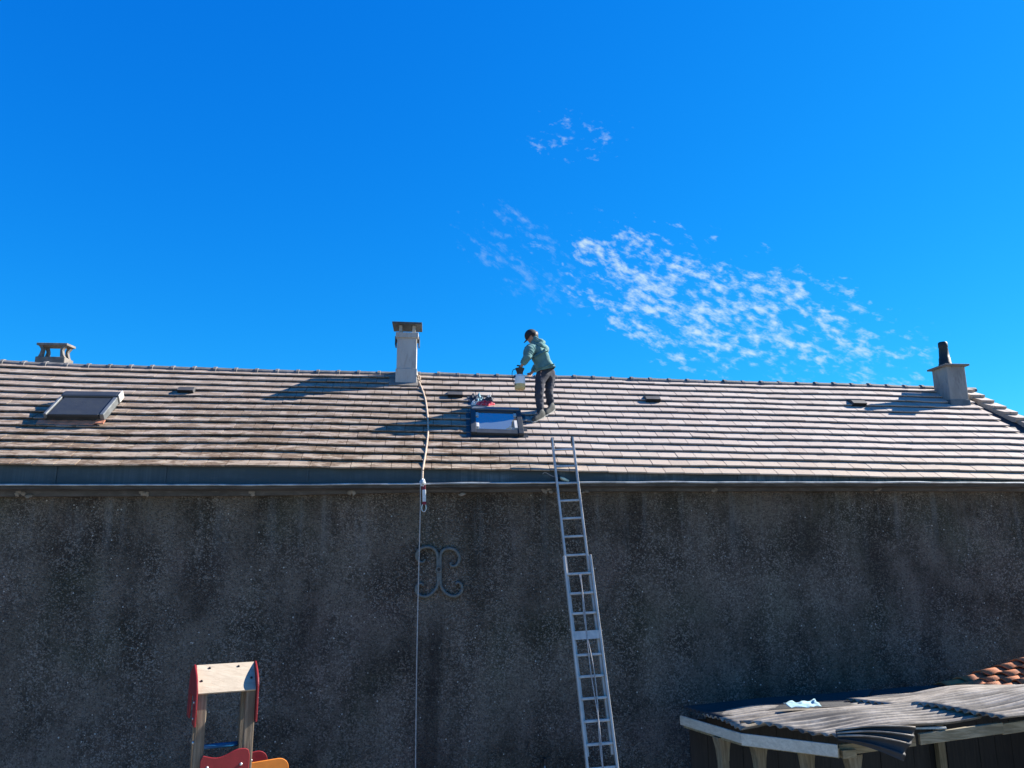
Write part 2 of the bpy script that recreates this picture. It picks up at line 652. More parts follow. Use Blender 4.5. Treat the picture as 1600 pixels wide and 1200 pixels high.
M['slate_metal'] = pm('dark_slab', (0.055, 0.066, 0.072), 0.7, 0.0, 0.25, 8, bump=0.2)
M['lead'] = pm('lead_flashing', (0.105, 0.125, 0.138), 0.6, 0.25, 0.25, 7, bump=0.3, bscale=30)
M['verge'] = pm('dark_verge_metal', (0.022, 0.034, 0.042), 0.7, 0.2, 0.25, 7)
M['pot'] = pm('dark_metal_flue', (0.018, 0.028, 0.031), 0.6, 0.3, 0.3, 12, bump=0.2)
M['window_frame'] = pm('anthracite_cladding', (0.032, 0.038, 0.043), 0.45, 0.2, 0.12, 6, bump=0.05)
M['alu_grey'] = pm('shutter_rail', (0.155, 0.168, 0.172), 0.4, 0.4, 0.12, 6, bump=0.05)
M['shutter'] = pm('shutter_slats', (0.050, 0.058, 0.064), 0.45, 0.3, 0.10, 5, bump=0.05)
M['salmon'] = pm('terracotta_apron', (0.42, 0.17, 0.10), 0.75, 0, 0.2, 9, bump=0.3)
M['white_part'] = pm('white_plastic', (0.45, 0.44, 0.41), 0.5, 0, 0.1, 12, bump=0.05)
M['glass'] = glass_reflect('roof_window_glass')
M['black'] = pm('black_plastic', (0.014, 0.015, 0.017), 0.45, 0, 0.2, 20, bump=0.05)
M['vent_hood'] = pm('vent_hood', (0.055, 0.055, 0.058), 0.7, 0, 0.2, 9)
M['vent_in'] = pm('vent_mesh', (0.012, 0.012, 0.013), 0.9)
M['iron'] = pm('painted_iron', (0.105, 0.120, 0.118), 0.55, 0.2, 0.3, 18, bump=0.3, dirt=(0.10, 0.06, 0.04), dirt_amt=0.4)
M['alu'] = pm('ladder_aluminium', (0.44, 0.42, 0.385), 0.45, 0.2, 0.15, 10, (1, 1, 0.5), 0.08, 80, (0.30, 0.31, 0.31), 0.3)
M['rope'] = pm('cream_rope', (0.42, 0.33, 0.25), 0.9, 0, 0.15, 40, bump=0.8, bscale=140)
M['rope_grey'] = pm('grey_cord', (0.34, 0.33, 0.32), 0.9, 0, 0.2, 40, bump=0.6, bscale=160)
M['webbing'] = pm('pale_webbing', (0.50, 0.54, 0.55), 0.8, 0, 0.15, 30, bump=0.4)
M['maroon'] = pm('maroon_webbing', (0.16, 0.02, 0.035), 0.8, 0, 0.2, 30)
M['steel'] = pm('galvanised_steel', (0.48, 0.5, 0.5), 0.35, 0.7, 0.15, 20, bump=0.05)
M['grass'] = pm('worn_gravel_yard', (0.235, 0.205, 0.165), 0.95, 0, 0.25, 1.2, bump=0.9, bscale=25, dirt=(0.08, 0.10, 0.04), dirt_amt=0.6)


# ================================================================== THE SETTING
g = MB()
g.grid(lambda u, v: Vector((-300 + 600 * u, -300 + 600 * v, 0.0)), 12, 12)
link('ground', g, M['grass'], kind='structure', recalc=False)

# ================================================================== THE HOUSE
XE, ZE = [-6.137, -2.631, -.609, 2.061, 6.081, 9.267], [6.074, 6.069, 6.039, 6.005, 5.944, 5.901]
XR, ZR = [-7.693, -6.109, -3.325, -1.024, 2.563, 5.047, 7.611, 9.787], [8.165, 8.112, 8.075, 8.063, 8.032, 7.994, 7.968, 7.934]
Y_E, RUN = -0.35, 2.55
ZOFF = -0.04      # the boarding lies below the tile faces


def roof(x, t, h=0.0):
    e, r = interp(x, XE, ZE), interp(x, XR, ZR)
    p = Vector((x, Y_E + RUN * t, e + (r - e) * t + ZOFF + 0.013 * noise.noise((x * 0.7, t * 3.5, 1.7)) + 0.004 * noise.noise((x * 2.6, t * 7, 4.7))))
    nrm = Vector((0, -(r - e), RUN)).normalized()
    return p + nrm * h


def roof_frame(x, t):
    a = roof(x + 0.1, t) - roof(x - 0.1, t)
    s = roof(x, t + 0.05) - roof(x, t - 0.05)
    a.normalize()
    n = a.cross(s).normalized()
    s = n.cross(a)
    return a, s, n


def roof_at(px, py, h=0.0):
    v = ray(px, py)
    lo, hi = 8.0, 20.0
    for _ in range(50):
        k = (lo + hi) / 2
        p = CAM + v * k
        t = (p.y - Y_E) / RUN
        if p.z > roof(p.x, t).z + h:
            lo = k
        else:
            hi = k
    return p, (p.y - Y_E) / RUN


X_L, X_Rr = -10.2, 11.2
house = thing('house', (0.5, 2.2, 0), 'long low house with dark pebble-dashed wall and pale tiled roof', 'house')

# walls: a closed box under the roof, its front the pebble-dashed face
w = MB()
x0, x1, y0, y1, zt = -9.9, 10.9, 0.0, 4.4, 5.90
w.add([(x0, y0, -0.3), (x1, y0, -0.3), (x1, y1, -0.3), (x0, y1, -0.3), (x0, y0, zt), (x1, y0, zt), (x1, y1, zt), (x0, y1, zt)],
      [(0, 1, 5, 4), (1, 2, 6, 5), (2, 3, 7, 6), (3, 0, 4, 7)])
link('wall', w, M['wall'], house, label='dark grey pebble-dashed front wall with stains')

# roof boarding: front slope, back slope and the two ends
rf = MB()
L = 3.29
nx = 44
f_ = [roof(X_L + 2.4 + (10.25 - X_L - 2.4) * i / nx, 1.0) for i in range(nx + 1)]
e_ = [roof(X_L + (X_Rr - X_L) * i / nx, 0.02) for i in range(nx + 1)]
b_ = [Vector((p.x, 4.75, p.z)) for p in e_]
for i in range(nx):
    rf.add([e_[i], e_[i + 1], f_[i + 1], f_[i]], [(0, 1, 2, 3)])
    rf.add([f_[i], f_[i + 1], b_[i + 1], b_[i]], [(0, 1, 2, 3)])
rf.add([e_[0], f_[0], b_[0]], [(0, 1, 2)])
rf.add([e_[-1], b_[-1], f_[-1]], [(0, 1, 2)])
roof_o = link('roof', rf, M['deck'], house, recalc=False, label='roof of pale grey-beige flat tiles, mossy on the left')

# ---- tiles, course by course
NR = 15
GAU = L / NR
TW = 0.2945


def lim_r(t):
    return 10.45 - 0.42 * t


def chan(t):
    return 11.2 - 1.2 * t


def outer(t):
    return 11.45 - 1.07 * t


def lim_l(t):
    return X_L + 2.5 * t


def make_tile(xa_lo, xb_lo, xa_hi, xb_hi, row, jit, T=0.021):
    """a slab lying from its lower edge upwards; four corners in roof coordinates"""
    m = MB()
    t0 = (row * GAU) / L
    t1 = min((row * GAU + GAU * 1.27) / L, 1.0)
    h0 = 0.075 + jit[0]
    h1 = 0.026 + jit[0] * 0.4
    tw = jit[1]
    sl = jit[2] / L
    A, B = (xa_lo, t0 + sl), (xb_lo, t0 + sl)
    C_, D = (xb_hi, t1), (xa_hi, t1)
    k = 0.006 / L
    top = [roof(A[0], A[1] + k, h0 + tw), roof(B[0], B[1] + k, h0 - tw), roof(C_[0], C_[1], h1 - tw), roof(D[0], D[1], h1 + tw)]
    lip = [roof(A[0], A[1], h0 + tw - 0.007), roof(B[0], B[1], h0 - tw - 0.007)]
    bot = [roof(A[0], A[1], h0 + tw - T), roof(B[0], B[1], h0 - tw - T), roof(C_[0], C_[1], h1 - tw - T), roof(D[0], D[1], h1 + tw - T)]
    m.add(top + lip + bot, [(0, 1, 2, 3), (4, 5, 1, 0), (6, 7, 5, 4), (0, 3, 9, 6, 4), (1, 5, 7, 8, 2), (9, 8, 7, 6), (3, 2, 8, 9)])
    return m


tiles = []
for row in range(NR):
    t0 = row * GAU / L
    t1 = min((row + 1.27) * GAU / L, 1.0)
    off = (0.5 if row % 2 else 0.0) * TW + random.uniform(-0.012, 0.012)
    x = X_L - 0.5 + off
    course = random.uniform(-0.003, 0.003)
    while x < 11.6:
        for zone in (0, 1):
            if zone == 0:
                la, lb = (lim_l(t0), lim_l(t1)), (lim_r(t0), lim_r(t1))
            else:
                la, lb = (chan(t0), chan(t1)), (outer(t0), outer(t0 + GAU / L))
                lb = (min(lb), min(lb))
            gap = 0.0042
            a0, b0 = max(x + gap, la[0]), min(x + TW - gap, lb[0])
            a1, b1 = max(x + gap, la[1]), min(x + TW - gap, lb[1])
            if b0 - a0 < 0.03 or b1 - a1 < 0.0:
                continue
            jit = (random.gauss(0, 0.0014) + course * 0.6, random.gauss(0, 0.0012), random.gauss(0, 0.0025))
            if zone == 1:
                jit = (jit[0] + 0.045, jit[1], jit[2])
            m = make_tile(a0, b0, a1, b1, row, jit, 0.021 if zone == 0 else 0.10)
            pr = [project(p) for p in (m.v[0], m.v[1])]
            pr2 = project(roof((a0 + b0) / 2, t0 + GAU / L, 0.04))
            inside = -25 < pr[0][0] < 1625
            area = (pr[1][0] - pr[0][0]) * abs(pr[0][1] - pr2[1]) if inside else 0
            tiles.append((area, m, random.random()))
        x += TW
tiles.sort(key=lambda q: -q[0])
rest = MB()
rest.tint = []
for i, (area, m, tn) in enumerate(tiles):
    m.tint = [tn] * len(m.f)
    if i < 299:
        link('roof_tile', m, M['tile'], roof_o, recalc=False)
    else:
        rest.add(m.v, m.f)
        rest.tint += m.tint
link('roof_tile_courses', rest, M['tile'], roof_o, kind='stuff', recalc=False)

# verge channel at the right end, set below the tile faces
ch = MB()
ch.grid(lambda u, v: roof(lim_r(u) - 0.03 + (chan(u) - lim_r(u) + 0.06) * v, u, 0.006), 8, 1)
link('verge_channel', ch, M['verge'], house, recalc=False, label='dark sheet-metal channel running down the right end of the roof')

# ridge tiles
xr = -7.69
k = 0
while xr < 10.15:
    m = MB()
    seg = 6
    ln = 0.40
    prof = [(0.0, 0.101), (0.05, 0.101), (0.055, 0.089), (ln, 0.083)]
    j = random.gauss(0, 0.004)
    jz = random.gauss(0, 0.004)
    for dx, r_ in prof:
        c = roof(xr + dx, 1.0, 0)
        for q in range(seg + 1):
            a = R(-8) + R(196) * q / seg
            m.v.append(Vector((c.x, c.y - math.cos(a) * r_ * 1.12 + j, c.z - 0.020 + jz + math.sin(a) * r_)))
    for i in range(3):
        for q in range(seg):
            a = i * (seg + 1) + q
            m.f.append((a, a + 1, a + seg + 2, a + seg + 1))
    m.f.append(tuple(range(seg + 1))[::-1])
    m.f.append(tuple(3 * (seg + 1) + q for q in range(seg + 1)))
    o = link('ridge_tile', m, M['ridge'], roof_o)
    autosmooth(o, 25)
    xr += 0.364 + random.uniform(-0.004, 0.004)
    k += 1

# ---- eaves: zinc upstand, ledge with its bright bead, cement cornice
GX, GZ = [-6.066, -2.599, -.6, 2.045, 6.037, 9.204], [5.800, 5.806, 5.822, 5.851, 5.859, 5.855]
CX, CZ = [-6.242, -2.673, -.616, 2.508, 6.219, 9.481], [5.656, 5.666, 5.714, 5.735, 5.743, 5.741]
xs = [X_L + (X_Rr - X_L) * i / 60 for i in range(61)]


def strip(prof, xs=xs):
    """prof(x) -> list of (y, z): a moulding run along the wall"""
    m = MB()
    n = len(prof(0))
    for x in xs:
        m.v += [Vector((x, y, z)) for y, z in prof(x)]
    for i in range(len(xs) - 1):
        for q in range(n):
            a, b = i * n + q, i * n + (q + 1) % n
            m.f.append((a, b, b + n, a + n))
    m.f.append(tuple(range(n)))
    m.f.append(tuple((len(xs) - 1) * n + q for q in range(n))[::-1])
    return m


gut = link('gutter', strip(lambda x: [(-0.44, interp(x, GX, GZ) - 0.025), (-0.27, interp(x, GX, GZ) - 0.03), (-0.27, interp(x, XE, ZE) + 0.02), (-0.30, interp(x, XE, ZE) + 0.02),
                                      (-0.305, interp(x, GX, GZ) + 0.0), (-0.44, interp(x, GX, GZ) + 0.0)]), M['zinc'], house, label='streaked dark zinc gutter under the eaves')
bead = MB()
bx = [X_L + (X_Rr - X_L) * i / 120 for i in range(121)]
bead.tube([(x, -0.452 + 0.004 * noise.noise((x * 3, 0, 0)), interp(x, GX, GZ) - 0.010 + 0.011 * noise.noise((x * 1.3, 5, 0)) + 0.004 * noise.noise((x * 6.1, 9, 0))) for x in bx], 0.0145, 8)
link('gutter_lip', bead, M['zinc_edge'], gut, True, label='pale rolled lip of the gutter')
# the seams where lengths of zinc overlap
for sx in (-5.4, -3.9, -1.9, 0.15, 2.7, 4.6, 6.4, 8.2):
    s_ = MB()
    zz0, zz1 = interp(sx, GX, GZ) + 0.004, interp(sx, XE, ZE) - 0.005
    s_.box((sx, -0.309, (zz0 + zz1) / 2), (0.03, 0.012, zz1 - zz0))
    link('gutter_seam', s_, M['zinc'], gut)

cor = link('cornice', strip(lambda x: [(-0.13, interp(x, CX, CZ) + 0.006 * noise.noise((x * 4, 2, 0))), (0.01, interp(x, CX, CZ) - 0.0), (0.01, interp(x, GX, GZ) - 0.03), (-0.40, interp(x, GX, GZ) - 0.028),
                                       (-0.40, interp(x, GX, GZ) - 0.055), (-0.14, interp(x, GX, GZ) - 0.075)], [X_L + 0.3 + (X_Rr - X_L - 0.6) * i / 160 for i in range(161)]),
           M['cornice'], house, label='plain cement cornice band below the gutter')
for px, py, hh in ((30, 769, 0.10), (45, 775, 0.05), (225, 769, 0.11), (390, 770, 0.07), (548, 768, 0.09), (720, 772, 0.04), (855, 765, 0.10), (866, 767, 0.06), (915, 768, 0.05), (972, 761, 0.06), (1118, 764, 0.07), (1372, 765, 0.04)):
    p = at(px, py, -0.15)
    m = MB()
    for q in range(4):
        m.ball((p.x + random.uniform(-0.05, 0.05), p.y + 0.012, p.z + random.uniform(-0.35, 0.35) * hh), (0.025 + random.random() * 0.02, 0.016, hh * random.uniform(0.25, 0.5)), 8, 6, jit=0.9, fr=2.5)
    link('mortar_patch', m, M['mortar'], cor, True)


# ---- chimneys
def block(mb, cx, cy, z0, z1, wx, wy):
    return mb.box((cx, cy, (z0 + z1) / 2), (wx, wy, z1 - z0))


# tall rendered chimney
a_ = at(619, 592, 1.80)
b_2 = at(650, 592, 1.80)
cw = b_2.x - a_.x
cx, cy = (a_.x + b_2.x) / 2, 1.80 + cw / 2
ztop = at(634, 519.5, 1.80).z
zcol = at(634, 528, 1.80).z
zlow = at(634, 576, 1.80).z
c1 = thing('chimney', (cx, cy, 7.6), 'tall grey rendered chimney with dark slab cap and rope tied at its foot', None)
c1.parent = house
c1.matrix_parent_inverse = Matrix.Translation(-W[house.name])
link('shaft', block(MB(), cx, cy, zlow, zcol + 0.01, cw, cw), M['render_grey'], c1, bevel=0.008)
link('plinth', block(MB(), cx, cy, 7.45, zlow, cw + 0.03, cw + 0.03), M['render_grey'], c1, bevel=0.008)
link('collar', block(MB(), cx, cy, zcol, ztop, cw + 0.055, cw + 0.055), M['render_grey'], c1, bevel=0.008)
for sx in (-1, 1):
    link('side_flap', MB().box((cx + sx * (cw / 2 + 0.035), cy + 0.05, zcol - 0.02), (0.022, cw * 0.7, 0.16)), M['slate_metal'], c1)
capz = at(634, 501.5, 1.66).z
lean = R(7)
for sx in (-1, 1):
    for sy in (-1, 1):
        link('cap_leg', MB().box((cx + sx * cw * 0.34, cy + sy * cw * 0.36, (ztop + capz) / 2 - 0.008), (0.055, 0.055, capz - ztop - 0.02)), M['render_grey'], c1)
m = MB()
hw = cw * 0.76
hd = cw * 0.80
m.add([(cx - hw, cy - hd, capz - 0.035), (cx + hw, cy - hd, capz - 0.045), (cx + hw * 0.98, cy + hd, capz - 0.035), (cx - hw, cy + hd, capz - 0.035),
       (cx - hw, cy - hd, capz), (cx + hw, cy - hd, capz - 0.008), (cx + hw * 0.98, cy + hd, capz + 0.02), (cx - hw, cy + hd, capz + 0.02)],
      [(0, 3, 2, 1), (4, 5, 6, 7), (0, 1, 5, 4), (1, 2, 6, 5), (2, 3, 7, 6), (3, 0, 4, 7)])
link('cap_slab', m, M['slate_metal'], c1, bevel=0.006)
fl = MB()
tt = (1.80 - Y_E) / RUN
fl.add([roof(cx - cw * 0.85, tt - 0.015, 0.062), roof(cx + cw * 0.62, tt - 0.015, 0.062), roof(cx + cw * 0.62, tt + 0.08, 0.05), roof(cx - cw * 0.85, tt + 0.08, 0.05),
        roof(cx - cw * 0.85, tt - 0.015, 0.085), roof(cx + cw * 0.62, tt - 0.015, 0.085), roof(cx + cw * 0.62, tt + 0.08, 0.10), roof(cx - cw * 0.85, tt + 0.08, 0.10)],
       [(0, 3, 2, 1), (4, 5, 6, 7), (0, 1, 5, 4), (1, 2, 6, 5), (2, 3, 7, 6), (3, 0, 4, 7)])
link('mortar_fillet', fl, M['concrete'], c1)

# right-hand chimney with a flue pipe
p_fl = at(1486, 631, 1.60)
p_fr = at(1515, 631, 1.60)
w2 = p_fr.x - p_fl.x
cx2, d2 = (p_fl.x + p_fr.x) / 2, 0.44
cy2 = 1.60 + d2 / 2
z2 = at(1490, 571.5, 1.60).z
zl2 = at(1500, 624.5, 1.6).z
c2 = thing('chimney', (cx2, cy2, 7.3), 'grey chimney with lead base and dark round flue near right roof end', None)
c2.parent = house
c2.matrix_parent_inverse = Matrix.Translation(-W[house.name])
link('shaft', block(MB(), cx2, cy2, 7.25, z2, w2, d2), M['render_old'], c2, bevel=0.01)
link('lead_base', block(MB(), cx2, cy2 + 0.0, 7.2, zl2, w2 + 0.03, d2 + 0.03), M['lead'], c2, bevel=0.006)
m = MB()
ow = 0.062
m.add([(cx2 - w2 / 2 - ow, cy2 - d2 / 2 - ow, z2 - 0.005), (cx2 + w2 / 2 + ow, cy2 - d2 / 2 - ow, z2 - 0.005), (cx2 + w2 / 2 + ow, cy2 + d2 / 2 + ow, z2 - 0.005), (cx2 - w2 / 2 - ow, cy2 + d2 / 2 + ow, z2 - 0.005),
       (cx2 - w2 / 2 - ow, cy2 - d2 / 2 - ow, z2 + 0.03), (cx2 + w2 / 2 + ow, cy2 - d2 / 2 - ow, z2 + 0.03), (cx2 + w2 / 2 + ow, cy2 + d2 / 2 + ow, z2 + 0.03), (cx2 - w2 / 2 - ow, cy2 + d2 / 2 + ow, z2 + 0.03)],
      [(0, 3, 2, 1), (4, 5, 6, 7), (0, 1, 5, 4), (1, 2, 6, 5), (2, 3, 7, 6), (3, 0, 4, 7)])
link('cap_slab', m, M['concrete'], c2, bevel=0.008)
pz = at(1480, 535, cy2).z
pot = MB()
pot.lathe([(0.118, z2 + 0.03), (0.116, z2 + 0.09), (0.108, z2 + 0.10), (0.102, z2 + 0.20), (0.094, z2 + 0.21), (0.080, pz - 0.11), (0.086, pz - 0.10), (0.084, pz - 0.015), (0.072, pz)], (cx2 - 0.045, cy2, 0), 20)
autosmooth(link('flue_pipe', pot, M['pot'], c2), 40)

# open cowl chimney on the left
pl = at(59, 541, 2.34)
pr_ = at(102, 541, 2.34)
cx3, w3 = (pl.x + pr_.x) / 2, (pr_.x - pl.x)
cy3 = 2.50
zb3 = at(80, 559.5, 2.33).z
zs3 = at(80, 535.5, 2.34).z
c3 = thing('chimney', (cx3, cy3, 8.0), 'low open concrete chimney cowl on flared legs at left end of ridge', None)
c3.parent = house
c3.matrix_parent_inverse = Matrix.Translation(-W[house.name])
link('plinth', block(MB(), cx3, cy3, 7.6, zb3 + 0.03, w3 * 1.08, 0.34), M['concrete'], c3, bevel=0.012)
m = MB()
m.grid(lambda u, v: Vector((cx3 - w3 * 0.56 + w3 * 1.12 * u, cy3 - 0.16 + 0.34 * v, zs3 + 0.02 * v)), 6, 6, (0, 0, -0.045))
link('cap_slab', m, M['concrete'], c3, bevel=0.008)
for sx in (-1, 1):
    for sy in (-1, 1):
        m = MB()
        zm = [zb3 + 0.03, zb3 + 0.08, zb3 + 0.16, zs3 - 0.10, zs3 - 0.035]
        out = [0.50, 0.44, 0.40, 0.42, 0.52]
        wd = [0.17, 0.12, 0.09, 0.10, 0.16]
        for z_, o_, d_ in zip(zm, out, wd):
            xo = cx3 + sx * w3 * (o_ - 0.01)
            xi = cx3 + sx * w3 * (o_ - d_)
            ym = cy3 + sy * 0.10
            m.v += [Vector((xi, ym - 0.04, z_)), Vector((xo, ym - 0.04, z_)), Vector((xo, ym + 0.04, z_)), Vector((xi, ym + 0.04, z_))]
        for i in range(4):
            for q in range(4):
                a, b = i * 4 + q, i * 4 + (q + 1) % 4
                m.f.append((a, b, b + 4, a + 4))
        m.f += [(3, 2, 1, 0), (16, 17, 18, 19)]
        link('leg', m, M['concrete'], c3)


# ---- roof windows
def roof_box(mb, cx, t, u0, u1, s0, s1, h0, h1):
    """box in the roof's own axes around (cx, t): u along the ridge, s up the slope, h off the tiles"""
    a, s, n = roof_frame(cx, t)
    o = roof(cx, t)
    P = [o + a * u + s * v + n * h for h in (h0, h1) for u, v in ((u0, s0), (u1, s0), (u1, s1), (u0, s1))]
    return mb.hexa(P)


# glazed one in the middle
q0, t0_ = roof_at(737, 678, 0.08)
q1, _ = roof_at(819, 676, 0.08)
q2, t2_ = roof_at(766, 640, 0.10)
sw = q1.x - q0.x
xc = (q0.x + q1.x) / 2 - 0.01
tm = (t0_ + t2_) / 2
hl = (t2_ - t0_) * L / 2
sk = thing('roof_window', roof(xc, tm), 'dark framed glazed roof window beside the worker', None)
sk.parent = house
sk.matrix_parent_inverse = Matrix.Translation(-W[house.name])
hw = sw / 2
link('flashing', roof_box(MB(), xc, tm, -hw - 0.07, hw + 0.07, -hl - 0.06, hl + 0.03, 0.03, 0.066), M['window_frame'], sk)
fr = link('frame', roof_box(MB(), xc, tm, -hw, -hw + 0.085, -hl, hl, 0.05, 0.128), M['window_frame'], sk, bevel=0.006)
link('frame', roof_box(MB(), xc, tm, hw - 0.085, hw, -hl, hl, 0.05, 0.128), M['window_frame'], sk, bevel=0.006)
link('frame', roof_box(MB(), xc, tm, -hw + 0.087, hw - 0.087, -hl + 0.002, -hl + 0.13, 0.05, 0.118), M['window_frame'], sk, bevel=0.006)
link('frame', roof_box(MB(), xc, tm, -hw + 0.087, hw - 0.087, hl - 0.08, hl - 0.002, 0.05, 0.122), M['window_frame'], sk, bevel=0.006)
link('pane', roof_box(MB(), xc, tm, -hw + 0.08, hw - 0.08, -hl + 0.12, hl - 0.07, 0.06, 0.100), M['glass'], sk)
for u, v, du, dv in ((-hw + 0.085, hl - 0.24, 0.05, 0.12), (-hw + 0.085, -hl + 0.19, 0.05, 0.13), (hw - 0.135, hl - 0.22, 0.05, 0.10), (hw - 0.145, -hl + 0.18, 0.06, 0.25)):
    link('latch_pad', roof_box(MB(), xc, tm, u, u + du, v, v + dv, 0.09, 0.122), M['white_part'], sk, bevel=0.008)  # white latch pads; their white also stands for sunlight on the reveal
link('top_hood', roof_box(MB(), xc, tm, -hw + 0.02, hw - 0.02, hl - 0.03, hl + 0.05, 0.05, 0.14), M['alu_grey'], sk, bevel=0.01)

# shuttered one on the left
q0, t0_ = roof_at(74, 652, 0.12)
q1, _ = roof_at(165, 655, 0.12)
q2, t2_ = roof_at(148, 611, 0.2)
sw = q1.x - q0.x
xc = (q0.x + q1.x) / 2
tm = (t0_ + t2_) / 2
hl = (t2_ - t0_) * L / 2
hw = sw / 2
sh = thing('roof_window', roof(xc, tm), 'roof window closed by a slatted grey roller shutter, far left', None)
sh.parent = house
sh.matrix_parent_inverse = Matrix.Translation(-W[house.name])
link('frame', roof_box(MB(), xc, tm, -hw + 0.012, hw - 0.012, -hl + 0.012, hl - 0.02, 0.02, 0.180), M['window_frame'], sh, bevel=0.01)
sl_ = MB()
ns = 17
for i in range(ns):
    a0 = -hl + 0.03 + (2 * hl - 0.22) * i / ns
    a1 = -hl + 0.03 + (2 * hl - 0.22) * (i + 0.86) / ns
    roof_box(sl_, xc, tm, -hw + 0.07, hw - 0.07, a0, a1, 0.172, 0.192)
link('shutter_slats', sl_, M['shutter'], sh, label='closed grey shutter slats')
link('shutter_box', roof_box(MB(), xc, tm, -hw - 0.005, hw + 0.005, hl - 0.17, hl + 0.005, 0.04, 0.222), M['shutter'], sh, bevel=0.03)
link('side_rail', roof_box(MB(), xc, tm, -hw - 0.01, -hw + 0.035, -hl, hl - 0.175, 0.12, 0.208), M['alu_grey'], sh, bevel=0.012)
link('side_rail', roof_box(MB(), xc, tm, hw - 0.055, hw + 0.01, -hl, hl - 0.175, 0.085, 0.208), M['alu_grey'], sh, bevel=0.012)
link('end_cap', roof_box(MB(), xc, tm, hw + 0.007, hw + 0.035, hl - 0.17, hl + 0.015, 0.10, 0.232), M['white_part'], sh, bevel=0.02)
link('bottom_bar', roof_box(MB(), xc, tm, -hw + 0.068, hw - 0.068, -hl - 0.012, -hl + 0.03, 0.155, 0.203), M['window_frame'], sh, bevel=0.008)
ap = MB()
ap.grid(lambda u, v: roof(xc, tm) + roof_frame(xc, tm)[0] * (-hw - 0.10 + (2 * hw + 0.12) * u) + roof_frame(xc, tm)[1] * (-hl - 0.075 + 0.09 * v) +
        roof_frame(xc, tm)[2] * (0.078 + 0.004 * math.sin(u * 37) + 0.03 * v * 0.3 + (0.02 if u > 0.85 else 0)), 24, 3, (0, 0, -0.02))
link('apron_flashing', ap, M['salmon'], sh, label='salmon coloured apron below the shuttered roof window')


# ---- little tile vents
for px, py in ((293, 610.5), (711, 617.5), (1018, 624.5), (1338, 630.5)):
    p, t = roof_at(px, py, 0.06)
    v = thing('roof_vent', roof(p.x, t), 'small dark hooded tile vent', None)
    v.parent = house
    v.matrix_parent_inverse = Matrix.Translation(-W[house.name])
    a, s, n = roof_frame(p.x, t)
    o = roof(p.x, t)

    def P(u, w_, h):
        return o + a * u + s * w_ + n * h
    hd = MB()
    pts = []
    for u in (-0.13, 0.13):
        pts += [P(u, -0.07, 0.05), P(u, -0.085, 0.125), P(u, 0.02, 0.125), P(u, 0.16, 0.045)]
    hd.add(pts, [(1, 5, 6, 2), (2, 6, 7, 3), (0, 1, 2, 3), (4, 7, 6, 5)])
    hd.add([p_ - n * 0.012 for p_ in pts], [(1, 2, 6, 5), (2, 3, 7, 6)])
    link('hood', hd, M['vent_hood'], v, recalc=False)
    link('opening', MB().hexa([P(-0.122, -0.066, 0.04), P(0.122, -0.066, 0.04), P(0.122, 0.05, 0.04), P(-0.122, 0.05, 0.04), P(-0.122, -0.066, 0.112), P(0.122, -0.066, 0.112), P(0.122, 0.05, 0.112), P(-0.122, 0.05, 0.112)]), M['vent_in'], v)

# ---- iron wall tie
zt_ = lambda q: at(640 + q[0] / 12, 840 + q[1] / 12, -0.035)


def spline(pts, n=6):
    out = []
    P_ = [pts[0]] + list(pts) + [pts[-1]]
    for i in range(1, len(P_) - 2):
        for k_ in range(n):
            u = k_ / n
            p0, p1, p2, p3 = (Vector(P_[i + d]) for d in (-1, 0, 1, 2))
            out.append(0.5 * ((2 * p1) + (p2 - p0) * u + (2 * p0 - 5 * p1 + 4 * p2 - p3) * u * u + (3 * p1 - p0 - 3 * p2 + p3) * u ** 3))
    out.append(Vector(pts[-1]))
    return out


tie = thing('wall_anchor', at(686, 890, -0.02), 'scrolled wrought-iron wall tie in the shape of an X', None)
tie.parent = house
tie.matrix_parent_inverse = Matrix.Translation(-W[house.name])
for cur in (
        [(572, 580), (575, 480), (577, 340), (620, 250), (700, 208), (790, 208), (870, 250), (922, 330), (932, 400), (910, 480), (862, 528), (810, 540), (772, 520), (770, 485), (795, 476)],
        [(528, 580), (528, 440), (522, 330), (490, 250), (420, 192), (330, 175), (240, 193), (170, 240), (135, 310), (140, 390), (172, 440), (230, 466), (272, 450), (285, 408)],
        [(530, 620), (535, 760), (530, 870), (498, 960), (430, 1038), (340, 1096), (270, 1106), (190, 1086), (138, 1030), (123, 950), (150, 892), (200, 862), (243, 872), (248, 905)],
        [(575, 620), (573, 760), (578, 870), (602, 940), (660, 1026), (740, 1082), (830, 1100), (908, 1078), (966, 1020), (986, 950), (968, 882), (920, 842), (882, 852), (872, 882)]):
    p3 = spline([zt_(c) for c in cur], 5)
    n_ = len(p3)
    link('scroll', MB().tube(p3, [0.026 - 0.009 * smooth(0.55, 1.0, i / n_) for i in range(n_)], 8), M['iron'], tie, True)
hub = MB()
c = at(640 + 548 / 12, 840 + 597 / 12, -0.05)
hub.lathe([(0.048, -0.03), (0.048, 0.02), (0.040, 0.028), (0.026, 0.028), (0.024, 0.010)], c, 20, Matrix.Rotation(R(90), 3, 'X'))
link('hub', hub, M['iron'], tie)
link('bolt_hole', MB().lathe([(0.0235, 0.0), (0.0235, 0.0135)], c, 14, Matrix.Rotation(R(90), 3, 'X')), M['black'], tie)


# ---- capped pipe stub low on the wall, left of the ladder
pp = at(851, 1190, -0.05)
stub = link('pipe_bracket', MB().box((pp.x, -0.045, pp.z + 0.0), (0.032, 0.09, 0.09)), M['black'], house, bevel=0.006)
link('pipe', MB().tube([(pp.x, -0.06, pp.z - 0.05), (pp.x, -0.06, 0.02)], 0.011, 8), M['rope_grey'], stub, True)


# ================================================================== LADDER
K = 0.28


